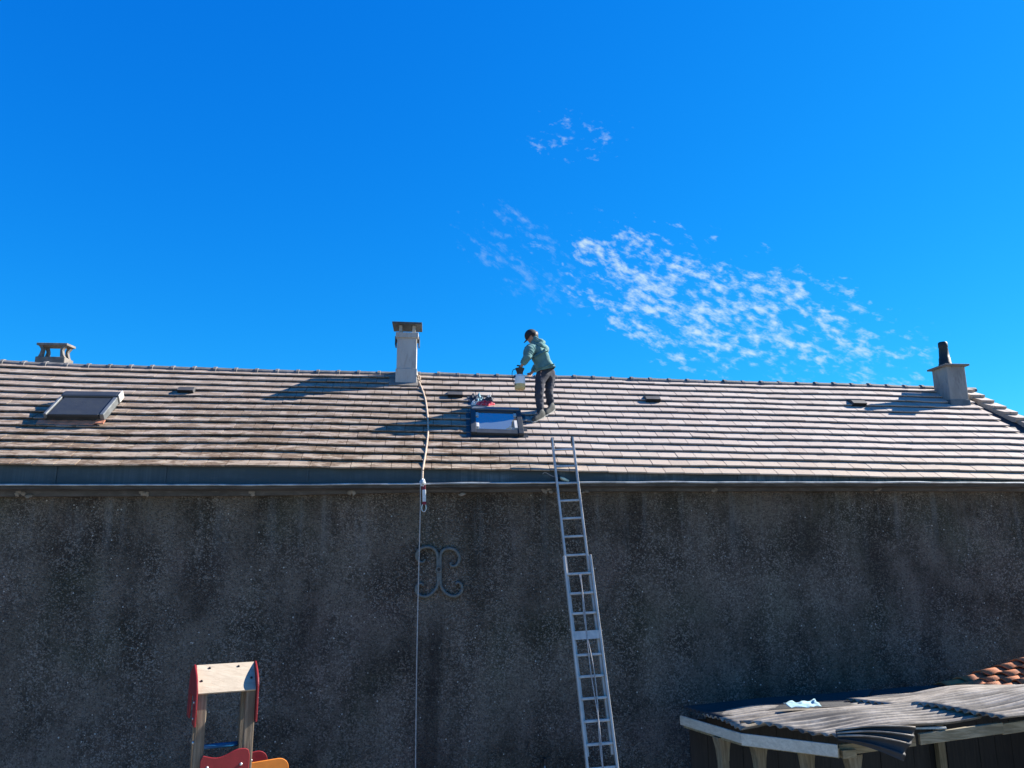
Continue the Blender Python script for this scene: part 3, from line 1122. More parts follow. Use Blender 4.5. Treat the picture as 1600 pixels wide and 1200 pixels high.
def lad(px, py, off=0.0):
    """point of the ladder's leaning plane on a sight line; off moves towards the wall"""
    v = ray(px, py)
    y_ = -0.50 + off
    t = (y_ - 5.85 * K + K * CAM.z - CAM.y) / (v.y - K * v.z)
    return CAM + v * t


ladder = thing('extension_ladder', (2.15, -2.1, 0), 'aluminium two-section extension ladder leaning on the eaves', 'ladder')
# axis of the ladder in its plane
TL, TR = lad(862, 684, 0.05), lad(895, 684, 0.05)
BL, BR = lad(918, 1200), lad(962, 1200)
topc, botc = (TL + TR) / 2, (BL + BR) / 2
ax = (topc - botc).normalized()
side = Vector((1, 0, 0.0))
side = (side - ax * side.dot(ax)).normalized()
nrm = side.cross(ax)              # faces the camera side or the wall
if nrm.y > 0:
    nrm = -nrm


def lp(s, u, n=0.0):
    """s metres down from the top, u sideways, n towards the viewer"""
    return topc - ax * s + side * u + nrm * n


length = (topc - Vector((0, 0, 0))).z / ax.z          # to the ground
s_join = (topc - lad(900, 869)).dot(ax)
s_fly_end = (topc - lad(935, 1181)).dot(ax)
FW, BW = 0.345, 0.405                                   # outer widths: fly and base section
for sx in (-1, 1):
    link('rail', MB().bar(lp(0, sx * (FW / 2 - 0.014), -0.012), lp(s_fly_end, sx * (FW / 2 - 0.014), -0.012), 0.03, 0.068, nrm), M['alu'], ladder, bevel=0.004)
    link('rail', MB().bar(lp(s_join, sx * (BW / 2 - 0.014), 0.045), lp(length + 0.02, sx * (BW / 2 - 0.014), 0.045), 0.03, 0.075, nrm), M['alu'], ladder, bevel=0.004)
    link('end_cap', MB().bar(lp(-0.004, sx * (FW / 2 - 0.018), -0.016), lp(0.12, sx * (FW / 2 - 0.018), -0.016), 0.042, 0.072, nrm), M['black'], ladder)
GAP = 0.2705
s0 = (topc - lad(886, 780.6)).dot(ax)
r_s = s0 - 3 * GAP
while r_s < s_fly_end - 0.05:
    if r_s > 0.1:
        link('rung', MB().bar(lp(r_s, -FW / 2 + 0.03, -0.012), lp(r_s, FW / 2 - 0.03, -0.012), 0.03, 0.03, nrm), M['alu'], ladder, bevel=0.005)
    r_s += GAP
r_s = s0 + 4 * GAP + 0.01
i = 0
while r_s < length:
    link('rung', MB().bar(lp(r_s, -BW / 2 + 0.03, 0.045), lp(r_s, BW / 2 - 0.03, 0.045), 0.032, 0.032, nrm), M['alu'], ladder, bevel=0.005)
    r_s += GAP
sp_ = (topc - lad(917, 993)).dot(ax)
link('lock_plate', MB().bar(lp(sp_, -BW / 2 + 0.03, 0.065), lp(sp_, BW / 2 - 0.03, 0.065), 0.11, 0.01, nrm), M['alu'], ladder, label='flat grey plate across the ladder halfway down')
s_r0 = (topc - lad(905, 898)).dot(ax)
s_r1 = length - 0.5
for du, am, ph in ((0.0, 0.012, 0.0), (0.018, 0.020, 2.1)):
    pts = []
    for i in range(50):
        f = i / 49
        if du and f > 0.62:
            break
        s_ = s_r0 + (s_r1 - s_r0) * f
        pts.append(lp(s_, 0.0 + 0.015 * f + du * math.sin(f * 5) + am * math.sin(f * 17 + ph), 0.075 + 0.006 * math.sin(f * 31)))
    link('pull_cord', MB().tube(pts, 0.0075, 6), M['rope_grey'], ladder, True)

# ================================================================== SAFETY ROPE, LANYARD, DROP LINE
pts = []
loop = [(cx - cw / 2 - 0.02, 1.80 - 0.035), (cx + cw / 2 + 0.03, 1.80 - 0.02)]
for px, py in ((650.5, 580), (653, 590), (656, 600), (660.5, 611), (664.5, 624), (667, 640), (668.5, 656), (669, 668), (668, 684), (665.5, 704), (662.5, 722), (660.5, 734)):
    p, t = roof_at(px, py, 0.085)
    pts.append(p)
pts = pts[:]
edge = at(660.3, 737, -0.40)
pts += [edge + Vector((0, -0.02, 0.01)), at(660, 746, -0.47), at(660, 752, -0.49)]
sp3 = spline(pts, 5)
link('safety_rope', MB().tube(sp3, 0.0165, 8), M['rope'], smooth_=True, label='cream rope lying down the roof from the tall chimney to the gutter', cat='rope')
# knot round the chimney foot belongs to a second, thinner tail
m = MB()
kp, _ = roof_at(653.5, 592, 0.12)
m.tube([kp + Vector((0.035 * math.cos(a), -0.02, 0.06 * math.sin(a))) for a in [i * math.pi / 6 for i in range(12)]], 0.013, 7, True)
m.tube([kp + Vector((0.03 * math.cos(a) + 0.02, -0.03 + 0.02 * math.sin(a), 0.05 * math.sin(a) - 0.08)) for a in [i * math.pi / 6 for i in range(12)]], 0.013, 7, True)
link('rope_knot', m, M['rope'], bpy.data.objects['safety_rope'], True)
tail = MB()
tail.tube([Vector((cx + cw / 2 + 0.02, cy - cw / 2 - 0.01, 7.93)), Vector((cx + cw / 2 + 0.035, cy, 7.95)), Vector((cx + cw / 2 + 0.02, cy + cw / 2 + 0.03, 7.96)), Vector((cx, cy + cw / 2 + 0.05, 7.96)), Vector((cx - cw / 2 - 0.03, cy + cw / 2 + 0.03, 7.95))], 0.013, 7)
link('rope_loop', tail, M['rope'], bpy.data.objects['safety_rope'], True)

lan = thing('lanyard', at(662, 798, -0.5), 'pale shock-absorber lanyard with steel hook hanging from the cream rope', 'lanyard')
kc = at(660.5, 754, -0.50)
m = MB()
for i in range(5):
    Mx = Matrix.Rotation(random.uniform(0, 3), 3, 'Z') @ Matrix.Rotation(random.uniform(-0.9, 0.9), 3, 'X')
    m.tube([kc + Vector((random.uniform(-.012, .012), 0, random.uniform(-.02, .02))) + Mx @ Vector((0.032 * math.cos(a), 0, 0.036 * math.sin(a))) for a in [q * math.pi / 6 for q in range(12)]], 0.011, 6, True)
link('knot', m, M['webbing'], lan, True)
link('top_tab', MB().bar(at(662, 758, -0.50), at(662.4, 765.5, -0.50), 0.05, 0.028, Vector((0, 1, 0))), M['maroon'], lan, bevel=0.006)
link('absorber', MB().bar(at(662.5, 765, -0.50), at(663, 784, -0.50), 0.052, 0.034, Vector((0, 1, 0))), M['webbing'], lan, bevel=0.008)
link('bottom_tab', MB().bar(at(663, 783.5, -0.50), at(662.7, 788.5, -0.50), 0.058, 0.03, Vector((0, 1, 0))), M['maroon'], lan, bevel=0.006)
hc = at(662.4, 793.5, -0.50)
m = MB()
m.tube([hc + Vector((0.032 * math.cos(a), 0, 0.062 * math.sin(a) * (1 if math.sin(a) > 0 else 0.9))) for a in [q * math.pi / 10 for q in range(20)]], 0.0085, 8, True)
link('hook', m, M['steel'], lan, True)
p0 = at(657, 757, -0.48)
dl = MB()
dl.tube([Vector((p0.x + 0.02, -0.46, p0.z + 0.03)), p0] + [Vector((p0.x + 0.006 * math.sin(z * 1.3), -0.48 + 0.01 * math.sin(z), z)) for z in [p0.z - 0.25 * q for q in range(1, 23)]] + [Vector((p0.x + 0.03, -0.55, 0.02))], 0.0085, 6)
link('drop_line', dl, M['rope_grey'], smooth_=True, label='thin grey cord hanging straight down the wall past the iron tie', cat='cord')

# brush left lying on the gutter by the ladder
br = thing('hand_brush', at(884, 751, -0.47), 'cream handled hand brush lying on the gutter behind the ladder', 'brush')
M['cream_handle'] = pm('cream_handle', (0.80, 0.74, 0.48), 0.5, 0, 0.1, 20)
link('handle', MB().tube([at(875, 746.5, -0.36), at(880, 748.5, -0.37), at(889, 752, -0.38)], [0.022, 0.027, 0.018], 8), M['cream_handle'], br, True)
link('head', MB().ball(at(872.5, 746.5, -0.36), (0.03, 0.035, 0.045), 10, 8, jit=0.4), M['black'], br, True)
st = MB()
st.tube(spline([at(p[0], p[1], -0.36) for p in ((848, 741), (850, 738.5), (854, 739), (860, 742.5), (866, 745), (872, 746))], 4), 0.0055, 6)
link('wrist_string', st, M['rope_grey'], br, True)


# ================================================================== THE WORKER
M['skin'] = pm('skin', (0.36, 0.20, 0.14), 0.55, 0, 0.1, 12, bump=0.05)
M['hoodie'] = pm('teal_fleece', (0.085, 0.185, 0.185), 0.95, 0, 0.16, 9, bump=0.35, bscale=60)
M['trousers'] = pm('dark_slate_cotton', (0.027, 0.031, 0.044), 0.9, 0, 0.25, 8, bump=0.3, bscale=70, dirt=(0.10, 0.10, 0.10), dirt_amt=0.22)
M['cap'] = pm('black_cap', (0.012, 0.012, 0.015), 0.8, 0, 0.25, 20)
M['hair'] = pm('dark_hair', (0.018, 0.013, 0.011), 0.6, 0, 0.3, 60, (1, 1, 0.3))
M['shoe'] = pm('grey_shoe', (0.045, 0.050, 0.048), 0.75, 0, 0.3, 18, bump=0.3)
M['sole'] = pm('pale_sole', (0.30, 0.31, 0.30), 0.7, 0, 0.2, 20)


def skin_mesh(name, joints, edges, mat, parent, sub=2, root=0, disp=0.0, dfr=9.0, seed=0.0, extra=None):
    """joints: list of (Vector, radius or (rx, ry)); grown with Skin + Subdivision and baked to a plain mesh"""
    me = bpy.data.meshes.new(name + '_tmp')
    me.from_pydata([j[0] for j in joints], edges, [])
    o = bpy.data.objects.new(name + '_tmp', me)
    COL.objects.link(o)
    sk_ = o.modifiers.new('skin', 'SKIN')
    sk_.use_smooth_shade = True
    sv = me.skin_vertices[0].data
    for i, j in enumerate(joints):
        r_ = j[1]
        sv[i].radius = r_ if isinstance(r_, tuple) else (r_, r_)
        sv[i].use_root = (i == root)
    ss = o.modifiers.new('sub', 'SUBSURF')
    ss.levels = ss.render_levels = sub
    dg = bpy.context.evaluated_depsgraph_get()
    dg.update()
    em = o.evaluated_get(dg).to_mesh()
    mb = MB()
    mb.add([v.co.copy() for v in em.vertices], [tuple(p.vertices) for p in em.polygons])
    if disp:
        nn = [v.normal.copy() for v in em.vertices]
        for i, p in enumerate(mb.v):
            mb.v[i] = p + nn[i] * disp * (noise.noise(p * dfr + Vector((seed, 0, 0))) + 0.5 * noise.noise(p * dfr * 2.3 + Vector((0, seed, 3))))
    if extra:
        mb.add(extra.v, extra.f)
    o.evaluated_get(dg).to_mesh_clear()
    bpy.data.objects.remove(o)
    bpy.data.meshes.remove(me)
    return link(name, mb, mat, parent, True)


fL, _ = roof_at(843, 654, 0.05)
fR, _ = roof_at(859, 643.5, 0.05)
Y0 = (fL.y + fR.y) / 2
person = thing('person', (fL + fR) / 2, 'person in teal hoodie, dark trousers and cap stooping on the roof', 'person')


def J(px, py, dy=0.0):
    return at(px, py, Y0 + dy)


# front leg is the one nearer the viewer
ankL = J(844.5, 648.5, fL.y - Y0 + 0.03)
ankR = J(860.5, 638.5, fR.y - Y0 + 0.03)
hipL, hipR = J(845, 585, -0.04), J(860, 583.5, 0.10)
kneeL, kneeR = J(842.5, 617, -0.09), J(858, 613, 0.06)
pel = J(853, 578, 0.03)
waist = J(849.5, 566, 0.03)
chest = J(841, 551, 0.05)
neck = J(835, 538, 0.07)
head = J(831.5, 528, 0.06)
shL, shR = J(827.5, 546, -0.08), J(849, 546, 0.20)
elL, elR = J(823.5, 559, -0.14), J(842, 567, 0.40)
wrL, wrR = J(815.5, 570.5, -0.10), J(832, 581, 0.36)
hdL, hdR = J(813, 575.5, -0.09), J(828, 585.5, 0.33)
jt = [(pel, (0.11, 0.10)), (waist, (0.10, 0.09)), (chest, (0.11, 0.10)), (neck, 0.055), (head + Vector((0.0, 0, -0.03)), 0.075), (head + Vector((-0.02, 0, 0.05)), 0.085),
      (shL, 0.040), (elL, 0.036), (wrL, 0.028), (shR, 0.040), (elR, 0.042), (wrR, 0.028),
      (hipL, 0.08), (kneeL, 0.055), (ankL, 0.040), (hipR, 0.08), (kneeR, 0.055), (ankR, 0.040),
      (ankL + Vector((-0.12, -0.06, -0.07)), 0.03), (ankR + Vector((-0.12, -0.06, -0.07)), 0.03),
      (head + Vector((-0.105, 0.0, -0.02)), 0.02),
      (head + Vector((0.0, -0.088, -0.005)), 0.02), (head + Vector((0.0, 0.088, -0.005)), 0.02)]
ed = [(0, 1), (1, 2), (2, 3), (3, 4), (4, 5), (2, 6), (6, 7), (7, 8), (2, 9), (9, 10), (10, 11), (0, 12), (12, 13), (13, 14), (0, 15), (15, 16), (16, 17), (14, 18), (17, 19), (4, 20), (4, 21), (4, 22)]


def add_hand(wi, hc_, wr_, grip_dir, side_dir):
    """palm and five fingers curled round a grip"""
    d = (hc_ - wr_).normalized()
    b0 = len(jt)
    palm = wr_ + d * 0.055
    jt.append((palm, (0.036, 0.022)))
    ed.append((wi, b0))
    for k_, ln_ in enumerate((0.030, 0.034, 0.032, 0.026)):
        base = palm + d * 0.035 + side_dir * (0.030 - 0.020 * k_)
        tip1 = base + d * ln_ + grip_dir * 0.012
        tip2 = tip1 + d * 0.006 + grip_dir * 0.032
        i0 = len(jt)
        jt.extend([(base, 0.010), (tip1, 0.009), (tip2, 0.008)])
        ed.extend([(b0, i0), (i0, i0 + 1), (i0 + 1, i0 + 2)])
    i0 = len(jt)
    jt.extend([(palm + side_dir * 0.04 + d * 0.005, 0.011), (palm + side_dir * 0.055 + d * 0.03 + grip_dir * 0.02, 0.009)])
    ed.extend([(b0, i0), (i0, i0 + 1)])


add_hand(8, hdL, wrL, Vector((0.7, 0.6, 0)).normalized(), Vector((-0.3, 0.95, 0)).normalized())
add_hand(11, hdR, wrR, Vector((-0.2, -0.9, -0.2)).normalized(), Vector((-0.9, 0.2, 0.3)).normalized())
skin_mesh('body', jt, ed, M['skin'], person, 2, 0)

# hoodie
up_t = (chest - waist).normalized()
hem = pel + (waist - pel) * 0.25
hj = [(waist, (0.165, 0.15)), (chest + (waist - chest) * 0.45, (0.178, 0.15)), (chest, (0.172, 0.15)), (neck + (chest - neck) * 0.40, (0.135, 0.12)), (neck, (0.085, 0.085)),
      (hem, (0.172, 0.155)), (hem + (pel - waist) * 0.16, (0.160, 0.147))]
he = [(0, 1), (1, 2), (2, 3), (3, 4), (0, 5), (5, 6)]


def sleeve(mb, path, radii, seed):
    pts_ = spline(path, 8)
    n_ = len(pts_)
    rr_ = []
    for i_ in range(n_):
        f_ = i_ / (n_ - 1) * (len(radii) - 1)
        j_ = min(int(f_), len(radii) - 2)
        rr_.append((radii[j_] + (radii[j_ + 1] - radii[j_]) * (f_ - j_)) * (1 + 0.07 * math.sin(i_ * 1.9 + seed)))
    b0_ = len(mb.v)
    mb.tube(pts_, rr_, 16)
    for i_ in range(b0_, len(mb.v)):
        p_ = mb.v[i_]
        mb.v[i_] = p_ + Vector((noise.noise(p_ * 11 + Vector((seed, 0, 0))), noise.noise(p_ * 11 + Vector((0, seed, 0))), noise.noise(p_ * 11))) * 0.012


sl_extra = MB()
ins = chest.lerp(neck, 0.35)
sleeve(sl_extra, [ins.lerp(shL, 0.35), shL + Vector((0.012, 0.01, 0.0)), shL.lerp(elL, 0.5), elL, elL.lerp(wrL, 0.55), wrL.lerp(elL, 0.10)], [0.105, 0.098, 0.084, 0.073, 0.062, 0.045], 1.0)
sleeve(sl_extra, [ins.lerp(shR, 0.35), shR, shR.lerp(elR, 0.5), elR, elR.lerp(wrR, 0.55), wrR.lerp(elR, 0.10)], [0.105, 0.098, 0.084, 0.073, 0.062, 0.045], 4.0)
skin_mesh('hoodie', hj, he, M['hoodie'], person, 3, 0, 0.026, 8.0, 2.0, sl_extra)
# hood lying in folds behind the neck
m = MB()
hcn = neck + Vector((0.045, -0.01, 0.015))
for k_, (rr_, th_, dz_) in enumerate(((0.10, 0.040, 0.0), (0.095, 0.036, 0.045), (0.11, 0.045, -0.045))):
    m.tube([hcn + Vector((0.02 + rr_ * 0.95 * math.cos(a), rr_ * 1.05 * math.sin(a), dz_ + 0.012 * math.sin(a * 2 + k_) - 0.035 * math.cos(a))) for a in [q * math.pi / 12 for q in range(24)]], [th_ * (1 + 0.2 * math.sin(q * 1.3 + k_)) for q in range(24)], 8, True)
link('hood', m, M['hoodie'], person, True)

# trousers
tj = [(pel + (waist - pel) * 0.35, (0.145, 0.135)), (pel + Vector((0.012, 0, 0)), (0.168, 0.155)), (hipL + Vector((0.005, 0, 0.0)), (0.108, 0.11)), (hipL + (kneeL - hipL) * 0.5, 0.092), (kneeL, 0.078), (kneeL + (ankL - kneeL) * 0.5, 0.072), (ankL + (kneeL - ankL) * 0.08, 0.066),
      (hipR + Vector((0.005, 0, 0)), (0.108, 0.11)), (hipR + (kneeR - hipR) * 0.5, 0.088), (kneeR, 0.075), (kneeR + (ankR - kneeR) * 0.5, 0.069), (ankR + (kneeR - ankR) * 0.08, 0.063)]
te = [(0, 1), (1, 2), (2, 3), (3, 4), (4, 5), (5, 6), (1, 7), (7, 8), (8, 9), (9, 10), (10, 11)]
skin_mesh('trousers', tj, te, M['trousers'], person, 3, 1, 0.020, 11.0, 5.0)

# cap with a peak, hair below it
hd_ = head + Vector((-0.008, 0, 0.03))
Mh = Matrix.Rotation(R(-44), 3, 'Y')
cp = MB()
nu, nv = 20, 8
for i in range(nv + 1):
    th = R(92) * i / nv
    for q in range(nu):
        a = 2 * math.pi * q / nu
        cp.v.append(hd_ + Mh @ Vector((0.118 * math.sin(th) * math.cos(a), 0.108 * math.sin(th) * math.sin(a), 0.015 + 0.115 * math.cos(th))))
for i in range(nv):
    for q in range(nu):
        l = (q + 1) % nu
        cp.f.append((i * nu + q, (i + 1) * nu + q, (i + 1) * nu + l, i * nu + l))
pk = []
for q in range(9):
    a = R(180 - 60 + 120 * q / 8)
    pk.append(hd_ + Mh @ Vector((0.10 * math.cos(a), 0.10 * math.sin(a), 0.02)))
for q in range(8, -1, -1):
    a = R(180 - 60 + 120 * q / 8)
    pk.append(hd_ + Mh @ Vector((0.10 * math.cos(a) - 0.075 * (1 - ((q - 4) / 4.6) ** 2) - 0.01, 0.095 * math.sin(a), 0.005)))
cp.plate(pk, Mh @ Vector((0, 0, 0.008)))
link('cap', cp, M['cap'], person, True)
hr = MB()
hr.ball(hd_ + Mh @ Vector((0.022, 0, -0.01)), (0.098, 0.100, 0.10), 16, 10, jit=0.15, fr=4)
link('hair', hr, M['hair'], person, True)


def shoe(ank, toe_dir):
    d = Vector(toe_dir).normalized()
    a, s, n = roof_frame(ank.x, (ank.y - Y_E) / RUN)
    sd = n.cross(d).normalized()
    d = sd.cross(n).normalized()
    up_ = n
    # foot on the tiles
    t_ = (ank.y - Y_E) / RUN
    surf = roof(ank.x, t_, 0.052)
    heel = surf + d * (-0.07)
    sec = [(-0.01, 0.030, 0.075), (0.03, 0.044, 0.13), (0.09, 0.046, 0.135), (0.15, 0.046, 0.095), (0.22, 0.050, 0.075), (0.275, 0.042, 0.058), (0.30, 0.022, 0.035)]
    u_ = MB()
    sl2 = MB()
    nn_ = 10
    for k_, (l, w_, h_) in enumerate(sec):
        for q in range(nn_):
            an = math.pi * q / (nn_ - 1)
            u_.v.append(heel + d * l + sd * (w_ * math.cos(an)) + up_ * (0.02 + h_ * math.sin(an)))
    for k_ in range(len(sec) - 1):
        for q in range(nn_ - 1):
            b0 = k_ * nn_ + q
            u_.f.append((b0, b0 + 1, b0 + nn_ + 1, b0 + nn_))
    u_.f.append(tuple(range(nn_)))
    u_.f.append(tuple((len(sec) - 1) * nn_ + q for q in range(nn_))[::-1])
    o = link('shoe', u_, M['shoe'], person, True)
    L_ = [heel + d * (l * 1.03) + sd * (w_ * 1.1) for l, w_, h_ in sec] + [heel + d * (l * 1.03) - sd * (w_ * 1.1) for l, w_, h_ in reversed(sec)]
    sl2.plate(L_, up_ * 0.024)
    link('sole', sl2, M['sole'], o)


shoe(ankL, (-0.80, -0.62, -0.45))
shoe(ankR, (-0.72, -0.68, -0.5))

# sprayer in the worker's hand
spz0 = J(812.5, 609.5, -0.08)
spz1 = J(812.5, 585, -0.08)
spc = Vector((spz0.x, spz0.y, 0))
H_ = spz1.z - spz0.z
spr = thing('garden_sprayer', spz0, 'translucent white pump sprayer half full of amber liquid, held by the worker', 'sprayer')


def translucent(name, col, liquid, zl):
    m_, nt, b = new_mat(name)
    g_ = N(nt, 'ShaderNodeNewGeometry')
    sp2 = N(nt, 'ShaderNodeSeparateXYZ')
    nt.links.new(g_.outputs['Position'], sp2.inputs[0])
    f = nsmooth(nt, sp2.outputs[2], zl + 0.004, zl - 0.004)
    nt.links.new(nmix(nt, f, col, liquid), b.inputs['Base Color'])
    b.inputs['Roughness'].default_value = 0.4
    b.inputs['Subsurface Weight'].default_value = 0.6
    b.inputs['Subsurface Radius'].default_value = (0.05, 0.05, 0.05)
    return m_


M['tank'] = translucent('milky_tank', (0.70, 0.70, 0.68), (0.52, 0.40, 0.17), spz0.z + H_ * 0.38)
tk = MB()
tk.lathe([(0.070, 0), (0.086, 0.012), (0.092, 0.05), (0.090, H_ * 0.55), (0.088, H_ * 0.80), (0.078, H_ * 0.93), (0.05, H_ * 0.99), (0.045, H_ + 0.02)], Vector((spz0.x, spz0.y, spz0.z)), 24)
autosmooth(link('tank', tk, M['tank'], spr), 50)
fn = MB()
zt2 = spz0.z + H_
fn.lathe([(0.050, -0.005), (0.052, 0.03), (0.060, 0.05), (0.078, 0.095), (0.080, 0.105), (0.030, 0.106), (0.02, 0.13)], Vector((spz0.x, spz0.y, zt2)), 24)
autosmooth(link('pump_collar', fn, M['black'], spr), 40)
link('pump_handle', MB().tube([Vector((spz0.x - 0.0, spz0.y, zt2 + 0.12)), Vector((spz0.x, spz0.y, zt2 + 0.15))], 0.012, 8).tube([Vector((spz0.x - 0.05, spz0.y - 0.02, zt2 + 0.15)), Vector((spz0.x + 0.05, spz0.y + 0.02, zt2 + 0.15))], 0.013, 8), M['black'], spr, True)
hz = MB()
hz.tube(spline([J(808, 583, -0.05), J(806, 577.5, -0.07), J(802.5, 577.5, -0.10), J(800.3, 582, -0.12), J(800.5, 590, -0.12), J(802.5, 598, -0.12), J(806, 602, -0.13)], 5), 0.006, 6)
link('hose', hz, M['black'], spr, True)
link('lance', MB().tube([J(797, 590.5, -0.13), J(802.5, 589.5, -0.12), J(806, 588, -0.11)], [0.007, 0.010, 0.010], 6), M['black'], spr, True)


# ---- clothes dropped on the tiles above the roof window
def cloth_heap(name, spots, label, parts):
    root = None
    p, t = roof_at(*spots, 0.06)
    return p, t


M['cloth_blue'] = pm('pale_blue_cloth', (0.20, 0.36, 0.42), 0.9, 0, 0.5, 10, bump=0.4, dirt=(0.02, 0.03, 0.05), dirt_amt=0.9)
M['cloth_navy'] = pm('navy_cloth', (0.022, 0.035, 0.055), 0.9, 0, 0.4, 10, bump=0.4, dirt=(0.30, 0.34, 0.38), dirt_amt=0.6)
M['cloth_red'] = pm('red_cloth', (0.42, 0.022, 0.045), 0.9, 0, 0.4, 14, bump=0.4, dirt=(0.55, 0.50, 0.50), dirt_amt=0.5)
M['cloth_white'] = pm('white_cloth', (0.62, 0.62, 0.62), 0.9, 0, 0.15, 14, bump=0.4)


def crumple(px, py, wu, ws, hh, seed, mat, name, parent, lift=0.05):
    p, t = roof_at(px, py, lift)
    a, s, n = roof_frame(p.x, t)
    o = roof(p.x, t, lift)
    m = MB()

    def fn_(u, v):
        uu, vv = u * 2 - 1, v * 2 - 1
        r2 = math.sqrt(uu * uu + vv * vv)
        ang = math.atan2(vv, uu)
        e = max(0.0, 1 - (r2 / (0.95 + 0.25 * noise.noise((math.cos(ang) * 1.6, math.sin(ang) * 1.6, seed)))) ** 2)
        h_ = hh * (e ** 0.6) * (0.75 + 0.8 * noise.noise((uu * 2.2 + seed, vv * 2.2, seed * 3)) + 0.25 * noise.noise((uu * 4, vv * 4, seed)))
        k_ = 1 + 0.22 * noise.noise((math.cos(ang) * 2, math.sin(ang) * 2, seed + 4))
        return o + a * (uu * wu * k_) + s * (vv * ws * k_) + n * max(0.004, h_)
    m.grid(fn_, 26, 26)
    return link(name, m, mat, parent, True, recalc=False)


pt, _ = roof_at(746, 629, 0.06)
heap = thing('blue_jacket', pt, 'crumpled pale blue and navy jacket dropped on the tiles above the roof window', 'jacket')
crumple(743.5, 624.5, 0.14, 0.17, 0.085, 1.3, M['cloth_navy'], 'back', heap)
crumple(747, 625.5, 0.075, 0.13, 0.12, 4.1, M['cloth_blue'], 'lining', heap)
crumple(741.5, 630.5, 0.06, 0.06, 0.07, 9.1, M['cloth_white'], 'cuff', heap)
pt, _ = roof_at(760, 630, 0.06)
heap2 = thing('red_jacket', pt, 'crumpled red and black jacket lying beside the pale blue jacket', 'jacket')
crumple(757, 631.5, 0.17, 0.09, 0.07, 2.7, M['cloth_red'], 'lining', heap2)
crumple(761.5, 626.5, 0.12, 0.10, 0.09, 6.4, M['cloth_navy'], 'back', heap2)
crumple(764, 624.5, 0.05, 0.05, 0.12, 7.7, M['cloth_white'], 'cuff', heap2)

# ================================================================== LEAN-TO SHED


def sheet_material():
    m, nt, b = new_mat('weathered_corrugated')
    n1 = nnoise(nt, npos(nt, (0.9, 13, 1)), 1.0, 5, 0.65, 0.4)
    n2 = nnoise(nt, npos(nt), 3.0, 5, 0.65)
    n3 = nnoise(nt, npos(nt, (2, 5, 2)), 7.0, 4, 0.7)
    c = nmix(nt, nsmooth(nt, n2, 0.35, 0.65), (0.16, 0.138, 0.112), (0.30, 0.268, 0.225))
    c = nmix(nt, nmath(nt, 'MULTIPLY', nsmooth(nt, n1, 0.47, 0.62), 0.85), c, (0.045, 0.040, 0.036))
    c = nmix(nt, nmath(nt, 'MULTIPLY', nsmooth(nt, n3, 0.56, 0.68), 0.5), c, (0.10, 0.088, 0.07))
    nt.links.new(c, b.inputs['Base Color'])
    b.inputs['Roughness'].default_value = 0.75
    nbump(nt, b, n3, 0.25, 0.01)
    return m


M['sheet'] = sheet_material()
M['sheet_shade'] = pm('shaded_corrugated', (0.022, 0.024, 0.027), 0.7, 0, 0.3, 5, bump=0.2)  # near-black colour stands in for shade on the corrugated sheets
M['fascia'] = wood_material('weathered_white_board', (0.42, 0.40, 0.325), (0.56, 0.53, 0.44), 1)
M['post'] = wood_material('treated_post', (0.13, 0.10, 0.055), (0.26, 0.21, 0.13), 2)
M['beam'] = wood_material('treated_beam', (0.16, 0.13, 0.07), (0.32, 0.265, 0.165), 0)
M['terracotta'] = pm('terracotta_tile', (0.40, 0.135, 0.052), 0.8, 0, 0.28, 6, bump=0.35, dirt=(0.11, 0.06, 0.045), dirt_amt=0.5)
P0, P1, P2 = atz(1062, 1118, 2.66), atz(1157, 1146, 2.66), atz(1308, 1164, 2.66)
YR = P0.y
shed = thing('lean_to_shed', (6.3, -1.2, 0), 'lean-to shed of wooden posts and sagging corrugated sheets in front of the wall', 'shed')


def eave_x(y):
    if y > P1.y:
        return P0.x + (P1.x - P0.x) * (y - P0.y) / (P1.y - P0.y)
    return P1.x + (P2.x - P1.x) * (y - P1.y) / (P2.y - P1.y)


def shed_z(x, y):
    d = max(0.0, x - eave_x(y))
    return 2.665 + d * (0.062 + 0.048 * smooth(-1.3, -2.6, y)) + 0.02 * math.sin(d * 2.3) * smooth(0, 1, d)


def board(a, b, drop, thick, name, mat, parent, lift=0.0):
    m = MB()
    d = (b - a).normalized()
    s = Vector((d.y, -d.x, 0)).normalized()
    m.add([a - Vector((0, 0, drop)), b - Vector((0, 0, drop)), b - Vector((0, 0, drop)) - s * thick, a - Vector((0, 0, drop)) - s * thick,
           a, b, b - s * thick, a - s * thick], [(0, 3, 2, 1), (4, 5, 6, 7), (0, 1, 5, 4), (1, 2, 6, 5), (2, 3, 7, 6), (3, 0, 4, 7)])
    return link(name, m, mat, parent, bevel=0.004)


fdir = Vector((P2.x - P1.x, P2.y - P1.y, 0)).normalized()
board(P0, P1 - (P1 - P0).normalized() * 0.003, 0.115, 0.03, 'fascia_board', M['fascia'], shed)
board(P1 + fdir * 0.003, P2, 0.135, 0.03, 'fascia_board', M['fascia'], shed)
# front beam
F1 = atz(1437, 1147, 2.76)
F2 = atz(1567, 1129, 2.88)
F3 = F2 + (F2 - F1).normalized() * 3.2
board(F1, F2, 0.12, 0.05, 'front_beam', M['beam'], shed)
board(F2 + Vector((0.004, 0.03, -0.02)), F3, 0.12, 0.05, 'front_beam', M['beam'], shed)
corner = P2 + Vector((0.10, 0.10, 0))
board(corner + Vector((-0.02, 0.02, -0.03)), F1 + Vector((0.0, 0.09, -0.03)), 0.12, 0.05, 'front_beam', M['beam'], shed)
